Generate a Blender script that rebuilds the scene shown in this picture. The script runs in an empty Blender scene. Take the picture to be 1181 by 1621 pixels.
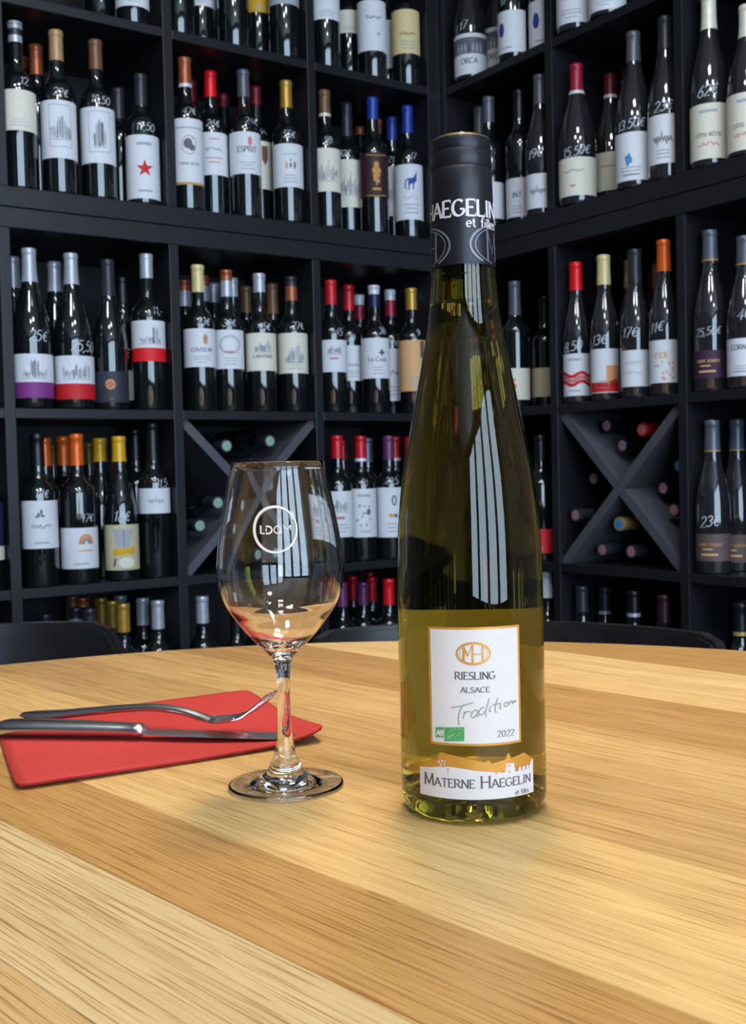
import bpy, bmesh, math, random
from mathutils import Vector
random.seed(7)
scene = bpy.context.scene
col = scene.collection

# ------------------------------------------------------------------ camera
W, H = 1181.0, 1621.0
F = 1770.3                       # focal length in pixels of the 1181x1621 frame
PIT, ROL = math.radians(2.141), math.radians(1.34)
TABLE_Z = 0.74
EYE = Vector((0.0, 0.0, TABLE_Z + 0.178))
cp, sp, cr, sr = math.cos(PIT), math.sin(PIT), math.cos(ROL), math.sin(ROL)

def ray(px, py):
    X, Y = px - W / 2, py - H / 2
    u, w = cr * X - sr * Y, sr * X + cr * Y
    d = (u / F, 1.0, -w / F)
    return Vector((d[0], d[1] * cp + d[2] * sp, -d[1] * sp + d[2] * cp))

cam_d = bpy.data.cameras.new('camera'); cam = bpy.data.objects.new('camera', cam_d); col.objects.link(cam)
fwd = ray(W / 2, H / 2).normalized()
right = (ray(W, H / 2) - ray(0, H / 2)).normalized()
up = right.cross(fwd).normalized()
from mathutils import Matrix
cam.matrix_world = Matrix(((right.x, up.x, -fwd.x, EYE.x), (right.y, up.y, -fwd.y, EYE.y), (right.z, up.z, -fwd.z, EYE.z), (0, 0, 0, 1)))
cam_d.sensor_fit = 'VERTICAL'; cam_d.sensor_height = 36.0; cam_d.sensor_width = 36.0
cam_d.lens = 36.0 * F / H
cam_d.clip_start = 0.02
cam_d.dof.use_dof = True; cam_d.dof.focus_distance = 0.6; cam_d.dof.aperture_fstop = 30.0
scene.camera = cam

# ------------------------------------------------------------------ render look
scene.view_settings.view_transform = 'Standard'; scene.view_settings.look = 'None'
scene.view_settings.gamma = 1.0; scene.view_settings.use_curve_mapping = False
scene.view_settings.exposure = 0.45
cy = scene.cycles
cy.use_denoising = True
cy.max_bounces = 20; cy.transmission_bounces = 18; cy.glossy_bounces = 6; cy.diffuse_bounces = 4
cy.sample_clamp_indirect = 25.0; cy.blur_glossy = 0.6

# ------------------------------------------------------------------ places in the room
CORN = Vector((0.19409, 2.84998))            # inside corner where the two shelf fronts meet
DL = Vector((math.cos(math.radians(215.178)), math.sin(math.radians(215.178))))   # along the window-facing wing
DR = Vector((math.cos(math.radians(305.178)), math.sin(math.radians(305.178))))   # along the other wing
def room(a, b, z=0.0):
    p = CORN + DL * a + DR * b
    return Vector((p.x, p.y, z))
A_MAX, B_MAX, CEIL = 5.0, 5.5, 2.85

# ------------------------------------------------------------------ world and lamps
world = bpy.data.worlds.new('world'); scene.world = world; world.use_nodes = True
bg = world.node_tree.nodes['Background']; bg.inputs[0].default_value = (0.6, 0.75, 1.0, 1); bg.inputs[1].default_value = 0.03

def area(name, p, direction, sx, sy, power, color):
    l = bpy.data.lights.new(name, 'AREA'); l.shape = 'RECTANGLE'; l.size = sx; l.size_y = sy; l.energy = power; l.color = color
    o = bpy.data.objects.new(name, l); col.objects.link(o); o.location = p
    o.rotation_euler = direction.to_track_quat('-Z', 'Y').to_euler()
    return o
WINDOWS = [(0.1, 0.95), (1.15, 2.0), (2.2, 3.05), (3.25, 4.1)]
for a0, a1 in WINDOWS:     # daylight through the shopfront panes
    area('daylight', room((a0 + a1) / 2, B_MAX - 0.03, 1.55), Vector((-DR.x, -DR.y, 0)), a1 - a0 - 0.06, 2.2, 34, (0.59, 0.79, 1.0))
o = area('pendant', Vector((0.10, 1.18, 2.2)), Vector((0.10, 0.80, TABLE_Z)) - Vector((0.10, 1.18, 2.2)), 0.34, 0.34, 3.3, (1.0, 0.76, 0.48))
o.data.shape = 'DISK'; o.data.spread = math.radians(80)
for a, b in ((1.15, 1.75), (2.05, 1.75), (1.15, 2.75), (2.05, 2.75), (1.6, 4.0)):       # square ceiling panels
    area('ceiling_panel', room(a, b, CEIL - 0.02), Vector((0, 0, -1)), 0.38, 0.38, 9, (0.93, 0.97, 1.0))

# ------------------------------------------------------------------ materials
def lin(c):
    return tuple(((v / 255.0) / 12.92 if v <= 10 else ((v / 255.0 + 0.055) / 1.055) ** 2.4) for v in c)
MATS = {}
def mat(name, rgb, rough=0.5, metal=0.0, var=0.06, scale=30.0, coat=0.0, spec=0.5, linear=False, bump=0.0):
    if name in MATS: return MATS[name]
    m = bpy.data.materials.new(name); m.use_nodes = True; nt = m.node_tree; p = nt.nodes['Principled BSDF']
    c = rgb if linear else lin(rgb)
    tc = nt.nodes.new('ShaderNodeTexCoord'); n = nt.nodes.new('ShaderNodeTexNoise'); n.inputs['Scale'].default_value = scale; n.inputs['Detail'].default_value = 3
    r = nt.nodes.new('ShaderNodeValToRGB'); nt.links.new(tc.outputs['Object'], n.inputs['Vector']); nt.links.new(n.outputs['Fac'], r.inputs['Fac'])
    r.color_ramp.elements[0].position = 0.3; r.color_ramp.elements[1].position = 0.7
    r.color_ramp.elements[0].color = tuple(v * (1 - var) for v in c) + (1,); r.color_ramp.elements[1].color = tuple(min(1, v * (1 + var)) for v in c) + (1,)
    nt.links.new(r.outputs['Color'], p.inputs['Base Color'])
    p.inputs['Roughness'].default_value = rough; p.inputs['Metallic'].default_value = metal
    p.inputs['Coat Weight'].default_value = coat; p.inputs['Coat Roughness'].default_value = 0.05; p.inputs['Specular IOR Level'].default_value = spec
    if bump:
        b = nt.nodes.new('ShaderNodeBump'); b.inputs['Strength'].default_value = bump; b.inputs['Distance'].default_value = 0.002
        nt.links.new(n.outputs['Fac'], b.inputs['Height']); nt.links.new(b.outputs['Normal'], p.inputs['Normal'])
    MATS[name] = m
    return m
def glass(name, rgb, ior, rough=0.0):
    m = bpy.data.materials.new(name); m.use_nodes = True; nt = m.node_tree; p = nt.nodes['Principled BSDF']
    n = nt.nodes.new('ShaderNodeTexNoise'); n.inputs['Scale'].default_value = 4.0
    r = nt.nodes.new('ShaderNodeValToRGB'); nt.links.new(n.outputs['Fac'], r.inputs['Fac'])
    r.color_ramp.elements[0].color = tuple(v * 0.97 for v in rgb) + (1,); r.color_ramp.elements[1].color = tuple(rgb) + (1,)
    nt.links.new(r.outputs['Color'], p.inputs['Base Color'])
    p.inputs['Roughness'].default_value = rough; p.inputs['IOR'].default_value = ior; p.inputs['Transmission Weight'].default_value = 1.0
    MATS[name] = m
    return m

def wood_oak():
    m = bpy.data.materials.new('oak_plank'); m.use_nodes = True; nt = m.node_tree; L = nt.links; p = nt.nodes['Principled BSDF']
    tc = nt.nodes.new('ShaderNodeTexCoord'); oi = nt.nodes.new('ShaderNodeObjectInfo')
    mp = nt.nodes.new('ShaderNodeMapping'); mp.inputs['Rotation'].default_value = (0, 0, math.radians(47))
    add = nt.nodes.new('ShaderNodeVectorMath'); add.operation = 'MULTIPLY_ADD'; add.inputs[1].default_value = (31.0, 17.0, 5.0)
    L.new(tc.outputs['Object'], mp.inputs['Vector']); L.new(oi.outputs['Random'], add.inputs[0]); L.new(mp.outputs['Vector'], add.inputs[2])
    def nz(sx, sy, detail, dist=0.0, rough=0.55):
        s = nt.nodes.new('ShaderNodeMapping'); s.inputs['Scale'].default_value = (sx, sy, 20)
        n = nt.nodes.new('ShaderNodeTexNoise'); n.inputs['Scale'].default_value = 1.0; n.inputs['Detail'].default_value = detail; n.inputs['Distortion'].default_value = dist; n.inputs['Roughness'].default_value = rough
        L.new(add.outputs[0], s.inputs['Vector']); L.new(s.outputs['Vector'], n.inputs['Vector']); return n
    def ramp(n, a, b, ca, cb):
        r = nt.nodes.new('ShaderNodeValToRGB'); e = r.color_ramp.elements; e[0].position = a; e[1].position = b; e[0].color = ca; e[1].color = cb
        L.new(n.outputs['Fac'], r.inputs['Fac']); return r
    def mix(kind, fac, c1, c2):
        x = nt.nodes.new('ShaderNodeMix'); x.data_type = 'RGBA'; x.blend_type = kind; x.inputs[0].default_value = fac
        L.new(c1, x.inputs[6]); L.new(c2, x.inputs[7]); return x
    broad = nz(1.6, 60, 4, 0.6); fine = nz(10, 420, 3, 0.3); pores = nz(17, 1500, 2, 0.12, 0.4); flame = nz(1.0, 13, 3, 1.4)
    b1 = ramp(broad, 0.3, 0.72, (0.90, 0.87, 0.82, 1), (1.06, 1.06, 1.05, 1))
    f1 = ramp(fine, 0.3, 0.65, (0.90, 0.87, 0.82, 1), (1.04, 1.04, 1.04, 1))
    p1 = ramp(pores, 0.37, 0.43, (0.60, 0.47, 0.33, 1), (1, 1, 1, 1))
    g1 = ramp(flame, 0.35, 0.66, (0.92, 0.88, 0.82, 1), (1.03, 1.03, 1.02, 1))
    x = mix('MULTIPLY', 1.0, oi.outputs['Color'], b1.outputs[0]); x = mix('MULTIPLY', 1.0, x.outputs[2], f1.outputs[0])
    x = mix('MULTIPLY', 1.0, x.outputs[2], g1.outputs[0]); x = mix('MULTIPLY', 1.0, x.outputs[2], p1.outputs[0])
    L.new(x.outputs[2], p.inputs['Base Color'])
    rr = ramp(fine, 0.3, 0.7, (0.42, 0.42, 0.42, 1), (0.34, 0.34, 0.34, 1)); L.new(rr.outputs[0], p.inputs['Roughness'])
    bp = nt.nodes.new('ShaderNodeBump'); bp.inputs['Strength'].default_value = 0.25; bp.inputs['Distance'].default_value = 0.0006
    L.new(p1.outputs[0], bp.inputs['Height']); L.new(bp.outputs['Normal'], p.inputs['Normal'])
    p.inputs['Specular IOR Level'].default_value = 0.4
    MATS['oak_plank'] = m
    return m

M_OAK = wood_oak()
M_SHELF = mat('black_brown_board', (30, 29, 35), 0.38, var=0.10, scale=14, spec=0.5)
M_BACK = mat('shelf_backing', (24, 23, 29), 0.6, var=0.10, scale=9)
M_GLASSDARK = mat('dark_bottle_glass', (0.006, 0.008, 0.009), 0.045, var=0.2, scale=12, linear=True, spec=0.6, coat=1.0)
M_GLASSGREY = mat('smoked_bottle_glass', (0.022, 0.020, 0.024), 0.06, var=0.2, scale=12, linear=True, spec=0.6, coat=1.0)
M_STEEL = mat('cutlery_steel', (205, 206, 212), 0.24, 1.0, var=0.05, scale=60)
M_RED = mat('red_napkin_paper', (166, 38, 35), 0.85, var=0.10, scale=420, bump=0.35)
M_CHAIR = mat('black_lacquered_wood', (24, 22, 26), 0.32, var=0.25, scale=40, spec=0.5)
M_CHALK = mat('chalk_marker', (225, 232, 245), 0.7)
PAL = dict(white=(226, 228, 236), cream=(230, 225, 210), gold=(196, 152, 66), paleyellow=(226, 206, 150), tan=(186, 146, 104), copper=(176, 96, 66), brown=(122, 86, 62),
           red=(206, 26, 40), brightred=(232, 24, 34), darkred=(120, 24, 38), magenta=(160, 30, 58), rose=(196, 110, 92), blue=(34, 66, 160), navy=(30, 36, 84), purple=(104, 52, 96), violet=(132, 52, 134),
           silver=(188, 192, 204), grey=(96, 100, 112), darkgrey=(48, 48, 58), black=(20, 20, 26), orange=(232, 104, 34), yellow=(222, 168, 28), olive=(120, 96, 34),
           peach=(226, 176, 124), plum=(62, 34, 66), wine=(54, 24, 34), taupe=(98, 80, 80), slate=(48, 50, 62), beige=(206, 194, 160), ink=(104, 104, 118), palegrey=(172, 174, 184), faint=(196, 198, 206),
           skyblue=(70, 140, 190), greenfoil=(150, 178, 166), pinkfoil=(164, 120, 130), green=(70, 150, 80), softred=(206, 120, 116), softorange=(224, 160, 110), goldprint=(206, 150, 70), nutgold=(190, 160, 100))
METALLIC = {'silver': 0.35, 'gold': 0.45, 'copper': 0.4, 'grey': 0.3, 'rose': 0.35, 'orange': 0.25, 'nutgold': 0.3}
def foil(k): return mat('foil_' + k, PAL[k], 0.34, METALLIC.get(k, 0.1), var=0.08, scale=90)
def paper(k): return mat('paper_' + k, PAL[k], 0.6, 0.0, var=0.03, scale=160)
def inkm(k): return mat('ink_' + k, PAL[k], 0.6, 0.0, var=0.05, scale=200)

# ------------------------------------------------------------------ mesh helpers
def link(name, mesh, m, parent=None):
    o = bpy.data.objects.new(name, mesh); col.objects.link(o)
    if m is not None and not mesh.materials: mesh.materials.append(m)
    if parent is not None: o.parent = parent
    return o
def empty(name, loc=(0, 0, 0), rz=0.0):
    o = bpy.data.objects.new(name, None); col.objects.link(o); o.location = loc; o.rotation_euler = (0, 0, rz); o.empty_display_size = 0.05
    return o
def tag(o, label=None, cat=None, group=None, kind=None):
    if label: o['label'] = label
    if cat: o['category'] = cat
    if group: o['group'] = group
    if kind: o['kind'] = kind
    return o
def mesh_from(name, verts, faces, smooth=False):
    me = bpy.data.meshes.new(name); me.from_pydata([tuple(v) for v in verts], [], faces); me.validate(); me.update()
    if smooth:
        for p in me.polygons: p.use_smooth = True
    return me
def finish(bm, name, smooth=False, angle=None):
    bmesh.ops.recalc_face_normals(bm, faces=bm.faces)
    me = bpy.data.meshes.new(name); bm.to_mesh(me); bm.free()
    if smooth:
        for p in me.polygons: p.use_smooth = True
        if angle is not None: me.set_sharp_from_angle(angle=angle)
    return me
def lathe(name, prof, seg=28, angle=0.7):
    """prof: list of (r, z); r = 0 at the ends closes the surface"""
    bm = bmesh.new(); rings = []
    for r, z in prof:
        if r < 1e-6: rings.append([bm.verts.new((0, 0, z))])
        else: rings.append([bm.verts.new((r * math.cos(2 * math.pi * k / seg), r * math.sin(2 * math.pi * k / seg), z)) for k in range(seg)])
    for A, B in zip(rings, rings[1:]):
        for k in range(seg):
            k2 = (k + 1) % seg
            if len(A) == 1 and len(B) == 1: continue
            if len(A) == 1: bm.faces.new((A[0], B[k2], B[k]))
            elif len(B) == 1: bm.faces.new((A[k], A[k2], B[0]))
            else: bm.faces.new((A[k], A[k2], B[k2], B[k]))
    return finish(bm, name, True, angle)
def spline(pts, n=6):
    out = []
    P = [pts[0]] + list(pts) + [pts[-1]]
    for i in range(1, len(P) - 2):
        p0, p1, p2, p3 = P[i - 1], P[i], P[i + 1], P[i + 2]
        for k in range(n):
            t = k / n
            out.append(tuple(0.5 * ((2 * b) + (-a + c) * t + (2 * a - 5 * b + 4 * c - d) * t * t + (-a + 3 * b - 3 * c + d) * t ** 3) for a, b, c, d in zip(p0, p1, p2, p3)))
    out.append(tuple(pts[-1]))
    return out
def box_bm(bm, org, ex, ey, ez):
    """box from origin corner and three edge vectors"""
    o = Vector(org); ex, ey, ez = Vector(ex), Vector(ey), Vector(ez)
    v = [bm.verts.new(o + ex * i + ey * j + ez * k) for k in (0, 1) for j in (0, 1) for i in (0, 1)]
    for f in ((0, 1, 3, 2), (4, 6, 7, 5), (0, 4, 5, 1), (2, 3, 7, 6), (0, 2, 6, 4), (1, 5, 7, 3)): bm.faces.new([v[i] for i in f])
def box(name, org, ex, ey, ez, m, parent=None, bevel=0.0):
    bm = bmesh.new(); box_bm(bm, org, ex, ey, ez)
    if bevel: bmesh.ops.bevel(bm, geom=list(bm.edges), offset=bevel, segments=2, affect='EDGES', profile=0.5)
    return link(name, finish(bm, name), m, parent)
def prism(name, poly, z0, z1, m, parent=None, bevel=0.0):
    bm = bmesh.new(); b = [bm.verts.new((x, y, z0)) for x, y in poly]; t = [bm.verts.new((x, y, z1)) for x, y in poly]
    n = len(poly); bm.faces.new(b[::-1]); ft = bm.faces.new(t)
    for i in range(n): bm.faces.new((b[i], b[(i + 1) % n], t[(i + 1) % n], t[i]))
    if bevel: bmesh.ops.bevel(bm, geom=list(ft.edges), offset=bevel, segments=1, affect='EDGES')
    return link(name, finish(bm, name), m, parent)
def tube(name, pts, radii, m, parent=None, seg=10, flat=1.0, upv=(0, 0, 1)):
    """swept ellipse: radii = (half width, half height) per point"""
    bm = bmesh.new(); rings = []; P = [Vector(p) for p in pts]
    for i, p in enumerate(P):
        t = (P[min(i + 1, len(P) - 1)] - P[max(i - 1, 0)]).normalized(); s = t.cross(Vector(upv)).normalized(); n = s.cross(t)
        rw, rh = radii[i] if isinstance(radii[i], tuple) else (radii[i], radii[i])
        rings.append([bm.verts.new(p + s * rw * math.cos(2 * math.pi * k / seg) + n * rh * math.sin(2 * math.pi * k / seg)) for k in range(seg)])
    for A, B in zip(rings, rings[1:]):
        for k in range(seg): bm.faces.new((A[k], A[(k + 1) % seg], B[(k + 1) % seg], B[k]))
    bm.faces.new(rings[0][::-1]); bm.faces.new(rings[-1])
    return link(name, finish(bm, name, True, 0.9), m, parent)

# ------------------------------------------------------------------ stroke lettering
def arc(cx, cy_, rx, ry, a0, a1, n=10):
    return [(cx + rx * math.cos(math.radians(a0 + (a1 - a0) * k / n)), cy_ + ry * math.sin(math.radians(a0 + (a1 - a0) * k / n))) for k in range(n + 1)]
G = {}
def g(ch, w, *strokes): G[ch] = (w, strokes)
g('A', .72, [(0, 0), (.36, 1)], [(.36, 1), (.72, 0)], [(.13, .36), (.59, .36)])
g('B', .58, [(.06, 0), (.06, 1)], [(.06, 1)] + arc(.28, .76, .22, .24, 90, -90) + [(.06, .52)], [(.06, .52)] + arc(.30, .26, .26, .26, 90, -90) + [(.06, 0)])
g('C', .70, arc(.38, .5, .36, .5, 48, 312, 14))
g('D', .70, [(.06, 0), (.06, 1)], [(.06, 1)] + arc(.26, .5, .40, .5, 90, -90, 12) + [(.06, 0)])
g('E', .56, [(.06, 0), (.06, 1)], [(.06, 1), (.54, 1)], [(.06, .52), (.44, .52)], [(.06, 0), (.56, 0)])
g('F', .52, [(.06, 0), (.06, 1)], [(.06, 1), (.52, 1)], [(.06, .52), (.42, .52)])
g('G', .74, arc(.38, .5, .36, .5, 48, 330, 14) + [(.70, .42)], [(.46, .42), (.72, .42)])
g('H', .72, [(.07, 0), (.07, 1)], [(.65, 0), (.65, 1)], [(.07, .51), (.65, .51)])
g('I', .22, [(.11, 0), (.11, 1)])
g('J', .34, [(.22, 1), (.22, .12), (.14, 0), (0, -.04)])
g('K', .66, [(.06, 0), (.06, 1)], [(.60, 1), (.10, .46)], [(.22, .58), (.66, 0)])
g('L', .54, [(.06, 0), (.06, 1)], [(.06, 0), (.54, 0)])
g('M', .86, [(.07, 0), (.10, 1)], [(.10, 1), (.43, .08)], [(.43, .08), (.76, 1)], [(.76, 1), (.80, 0)])
g('N', .74, [(.07, 0), (.07, 1)], [(.07, 1), (.67, 0)], [(.67, 0), (.67, 1)])
g('O', .78, arc(.39, .5, .37, .5, 90, 450, 20))
g('P', .56, [(.06, 0), (.06, 1)], [(.06, 1)] + arc(.28, .74, .25, .26, 90, -90) + [(.06, .48)])
g('Q', .78, arc(.39, .5, .37, .5, 90, 450, 20), [(.45, .2), (.76, -.1)])
g('R', .64, [(.06, 0), (.06, 1)], [(.06, 1)] + arc(.28, .74, .25, .26, 90, -90) + [(.06, .48)], [(.28, .48), (.64, 0)])
g('S', .52, arc(.27, .75, .22, .25, 30, 250, 9) + arc(.25, .26, .24, .26, 75, -150, 10)[1:])
g('T', .64, [(.32, 0), (.32, 1)], [(0, 1), (.64, 1)])
g('U', .70, [(.07, 1), (.07, .34)] + arc(.35, .3, .28, .3, 180, 360, 8) + [(.63, 1)])
g('V', .70, [(0, 1), (.35, 0)], [(.35, 0), (.70, 1)])
g('X', .68, [(0, 1), (.68, 0)], [(.66, 1), (.02, 0)])
g('Y', .66, [(0, 1), (.33, .48)], [(.66, 1), (.33, .48)], [(.33, .48), (.33, 0)])
g('Z', .62, [(.02, 1), (.60, 1), (.02, 0), (.62, 0)])
g('0', .56, arc(.28, .5, .25, .5, 90, 450, 16))
g('1', .36, [(.02, .74), (.24, 1), (.24, 0)])
g('2', .54, arc(.26, .73, .24, .27, 165, -20, 8) + [(.04, 0), (.54, 0)])
g('3', .50, arc(.23, .75, .22, .25, 150, -90, 8), arc(.23, .26, .26, .26, 90, -150, 9))
g('4', .56, [(.38, 0), (.38, 1), (.02, .32), (.56, .32)])
g('5', .50, [(.46, 1), (.10, 1), (.07, .56)] + arc(.22, .32, .26, .32, 110, -140, 9))
g('6', .52, [(.42, 1), (.16, .66)] + arc(.27, .28, .24, .28, 160, 520, 14))
g('7', .50, [(.0, 1), (.50, 1), (.18, 0)])
g('8', .52, arc(.26, .76, .19, .24, 270, 630, 12), arc(.26, .27, .24, .27, 90, 450, 12))
g('9', .52, arc(.26, .72, .23, .27, 0, 360, 12), [(.49, .72), (.44, .3), (.26, 0)])
g('\u20ac', .62, arc(.38, .5, .26, .44, 52, 308, 12), [(.0, .60), (.46, .60)], [(.0, .40), (.42, .40)])
g(',', .2, [(.12, .06), (.04, -.16)]); g('.', .2, [(.08, .0), (.12, .06)]); g('-', .4, [(.06, .42), (.34, .42)]); g("'", .18, [(.1, 1.02), (.06, .76)]); g('/', .4, [(0, 0), (.4, 1)])
g(' ', .34)
g('\u00d4', .78, arc(.39, .5, .37, .5, 90, 450, 20), [(.22, 1.12), (.39, 1.26), (.56, 1.12)])
g('e', .46, [(.04, .34), (.42, .34)] + arc(.23, .32, .21, .32, 8, 310, 12))
g('t', .34, [(.14, .92), (.14, .12), (.22, 0), (.32, .06)], [(0, .64), (.30, .64)])
g('f', .34, [(.38, .94), (.26, 1.02), (.16, .9), (.16, 0)], [(0, .64), (.32, .64)])
g('i', .20, [(.09, 0), (.09, .62)], [(.09, .82), (.10, .88)])
g('l', .20, [(.09, 0), (.09, 1.02)])
g('s', .38, arc(.19, .48, .14, .16, 40, 250, 7) + arc(.18, .17, .16, .17, 75, -150, 8)[1:])
g('r', .36, [(.08, 0), (.08, .62)], [(.08, .42), (.2, .6), (.34, .6)])
g('a', .50, arc(.22, .3, .2, .3, 60, 380, 12), [(.42, .62), (.42, .06), (.50, 0)])
g('d', .52, arc(.22, .3, .2, .3, 40, 360, 12), [(.42, 1.06), (.42, .06), (.5, 0)])
g('o', .50, arc(.25, .31, .22, .31, 90, 450, 14))
g('n', .52, [(.08, 0), (.08, .62)], [(.08, .4), (.2, .6), (.34, .62), (.42, .5), (.42, .06), (.5, 0)])
g('x', .48, [(.04, .62), (.44, 0)], [(.44, .62), (.04, 0)])
g('u', .52, [(.08, .62), (.08, .14), (.2, 0), (.36, .08), (.42, .3)], [(.42, .62), (.42, 0)])
g('m', .76, [(.08, 0), (.08, .62)], [(.08, .4), (.2, .6), (.34, .6), (.38, .0)], [(.38, .4), (.5, .6), (.64, .6), (.7, 0)])

def ribbon(pts, wfun, out):
    n = len(pts)
    if n < 2: return
    L_, R_ = [], []
    for i in range(n):
        a, b = pts[max(i - 1, 0)], pts[min(i + 1, n - 1)]
        dx, dy = b[0] - a[0], b[1] - a[1]; d = math.hypot(dx, dy) or 1e-9
        h = wfun(dx / d, dy / d) / 2
        L_.append((pts[i][0] - dy / d * h, pts[i][1] + dx / d * h)); R_.append((pts[i][0] + dy / d * h, pts[i][1] - dx / d * h))
    for i in range(n - 1): out.append([L_[i], R_[i], R_[i + 1], L_[i + 1]])
def text_width(s, size, track=0.10, sx=1.0):
    return sum((G.get(c, G[' '])[0] + track) * size * sx for c in s) - track * size * sx
def text(s, x, y, size, out, thick=.14, thin=.05, serif=False, slant=0.0, track=0.10, sx=1.0, rise=0.0, align='c', wob=0.0):
    """appends quads in the (u, v) plane; size = cap height"""
    w = text_width(s, size, track, sx)
    X = x - w / 2 if align == 'c' else (x if align == 'l' else x - w)
    x0 = X
    nib = math.radians(18)
    for c in s:
        gw, strokes = G.get(c, G[' '])
        dy = random.uniform(-wob, wob) * size
        def T(p): return (X + (p[0] * sx + p[1] * slant) * size, y + p[1] * size + dy + rise * (X + p[0] * size * sx - x0))
        for st in strokes:
            pts = [T(p) for p in st]
            def wf(ax, ay): return size * (thin + (thick - thin) * abs(ax * math.sin(nib) - ay * math.cos(nib)))
            ribbon(pts, wf, out)
            if serif:
                for e, q in ((st[0], st[1]), (st[-1], st[-2])):
                    dx_, dy_ = q[0] - e[0], q[1] - e[1]
                    if abs(dy_) > abs(dx_) * .8 and (abs(e[1]) < .02 or abs(e[1] - 1) < .02) and c not in 'CGSO0':
                        a, b = T((e[0] - .12, e[1])), T((e[0] + .12, e[1])); ribbon([a, b], lambda p, q_: size * .05, out)
                    elif abs(dx_) > abs(dy_) and c in 'EFLTZ' and (abs(e[1]) < .02 or abs(e[1] - 1) < .02) and e[0] > .3 or (c == 'T' and abs(e[1] - 1) < .02 and abs(dx_) > abs(dy_)):
                        s_ = .18 if e[1] < .5 else -.18
                        ribbon([T(e), T((e[0], e[1] + s_))], lambda p, q_: size * .06, out)
        X += (gw + track) * size * sx
def rect(x0, y0, x1, y1): return [(x0, y0), (x1, y0), (x1, y1), (x0, y1)]
def ell(cx, cy_, rx, ry, n=20): return arc(cx, cy_, rx, ry, 0, 360 - 360 / n, n - 1)
def ring(cx, cy_, rx, ry, w, out, n=36, a0=0, a1=360): ribbon(arc(cx, cy_, rx, ry, a0, a1, n), lambda a, b: w, out)

def wrap(name, polys, Rf, face, off, m, parent, step=0.003, Ru=None):
    """bends flat (u, v) polygons around a bottle: Rf(z) gives the radius, face the azimuth of u = 0"""
    bm = bmesh.new()
    for P in polys:
        try: bm.faces.new([bm.verts.new((p[0], p[1], 0)) for p in P])
        except ValueError: pass
    us = [v.co.x for v in bm.verts]
    k = math.floor(min(us) / step) + 1
    while k * step < max(us):
        bmesh.ops.bisect_plane(bm, geom=list(bm.verts) + list(bm.edges) + list(bm.faces), plane_co=(k * step, 0, 0), plane_no=(1, 0, 0)); k += 1
    for f in bm.faces:
        if f.normal.z < 0: f.normal_flip()
    for v in bm.verts:
        u, z = v.co.x, v.co.y; R = Rf(z); th = face + u / (Ru or R)
        v.co = ((R + off) * math.cos(th), (R + off) * math.sin(th), z)
    me = bpy.data.meshes.new(name); bm.to_mesh(me); bm.free()
    for p in me.polygons: p.use_smooth = True
    return link(name, me, m, parent)
def patch(name, R, z0, z1, face, half, m, parent, off=0.0003, n=18):
    vs, fs = [], []
    for j, z in enumerate((z0, z1)):
        for k in range(n + 1):
            th = face - half + 2 * half * k / n; vs.append(((R + off) * math.cos(th), (R + off) * math.sin(th), z))
    for k in range(n): fs.append((k, k + 1, n + 2 + k, n + 1 + k))
    return link(name, mesh_from(name, vs, fs, True), m, parent)

# ------------------------------------------------------------------ the room
M_WALL = mat('dark_plaster_wall', (92, 90, 94), 0.8, var=0.08, scale=5)
M_PALE = mat('brown_plaster_wall', (74, 68, 64), 0.8, var=0.05, scale=5)
M_CEIL = mat('ceiling_paint', (206, 204, 200), 0.85, var=0.04, scale=4)
M_FLOOR = mat('dark_floor_boards', (70, 58, 50), 0.5, var=0.2, scale=6)
M_FRAME = mat('window_frame_paint', (40, 40, 44), 0.45)
M_PANE = glass('window_glass', (0.95, 0.98, 1.0), 1.02)
def slab(name, a0, a1, b0, b1, z0, z1, m, parent=None):
    p = [room(a0, b0), room(a1, b0), room(a1, b1), room(a0, b1)]
    return prism(name, [(q.x, q.y) for q in p], z0, z1, m, parent)
BK = -0.345
tag(slab('floor', BK - .1, A_MAX + .1, BK - .1, B_MAX + .1, -0.1, 0.0, M_FLOOR), kind='structure')
tag(slab('ceiling', BK - .1, A_MAX + .1, BK - .1, B_MAX + .1, CEIL, CEIL + .1, M_CEIL), kind='structure')
tag(slab('wall_left', BK, A_MAX + .1, BK - .1, BK, 0, CEIL, M_WALL), kind='structure')
tag(slab('wall_right', BK - .1, BK, BK - .1, B_MAX + .1, 0, CEIL, M_WALL), kind='structure')
tag(slab('wall_rear', A_MAX, A_MAX + .1, BK, B_MAX, 0, CEIL, M_PALE), kind='structure')
edges = [BK] + [e for w in WINDOWS for e in w] + [A_MAX + .1]
wf_ = tag(empty('wall_front', room(0, B_MAX)), kind='structure')
bm = bmesh.new()
def rb(a0, a1, z0, z1, b0=0.0, b1=0.1):
    p = DL * a0 + DR * b0
    box_bm(bm, (p.x, p.y, z0), (DL.x * (a1 - a0), DL.y * (a1 - a0), 0), (DR.x * (b1 - b0), DR.y * (b1 - b0), 0), (0, 0, z1 - z0))
for i in range(0, len(edges), 2): rb(edges[i], edges[i + 1], 0, CEIL)
for a0, a1 in WINDOWS: rb(a0, a1, 0, .42); rb(a0, a1, 2.68, CEIL)
link('masonry', finish(bm, 'masonry'), M_PALE, wf_)
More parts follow.
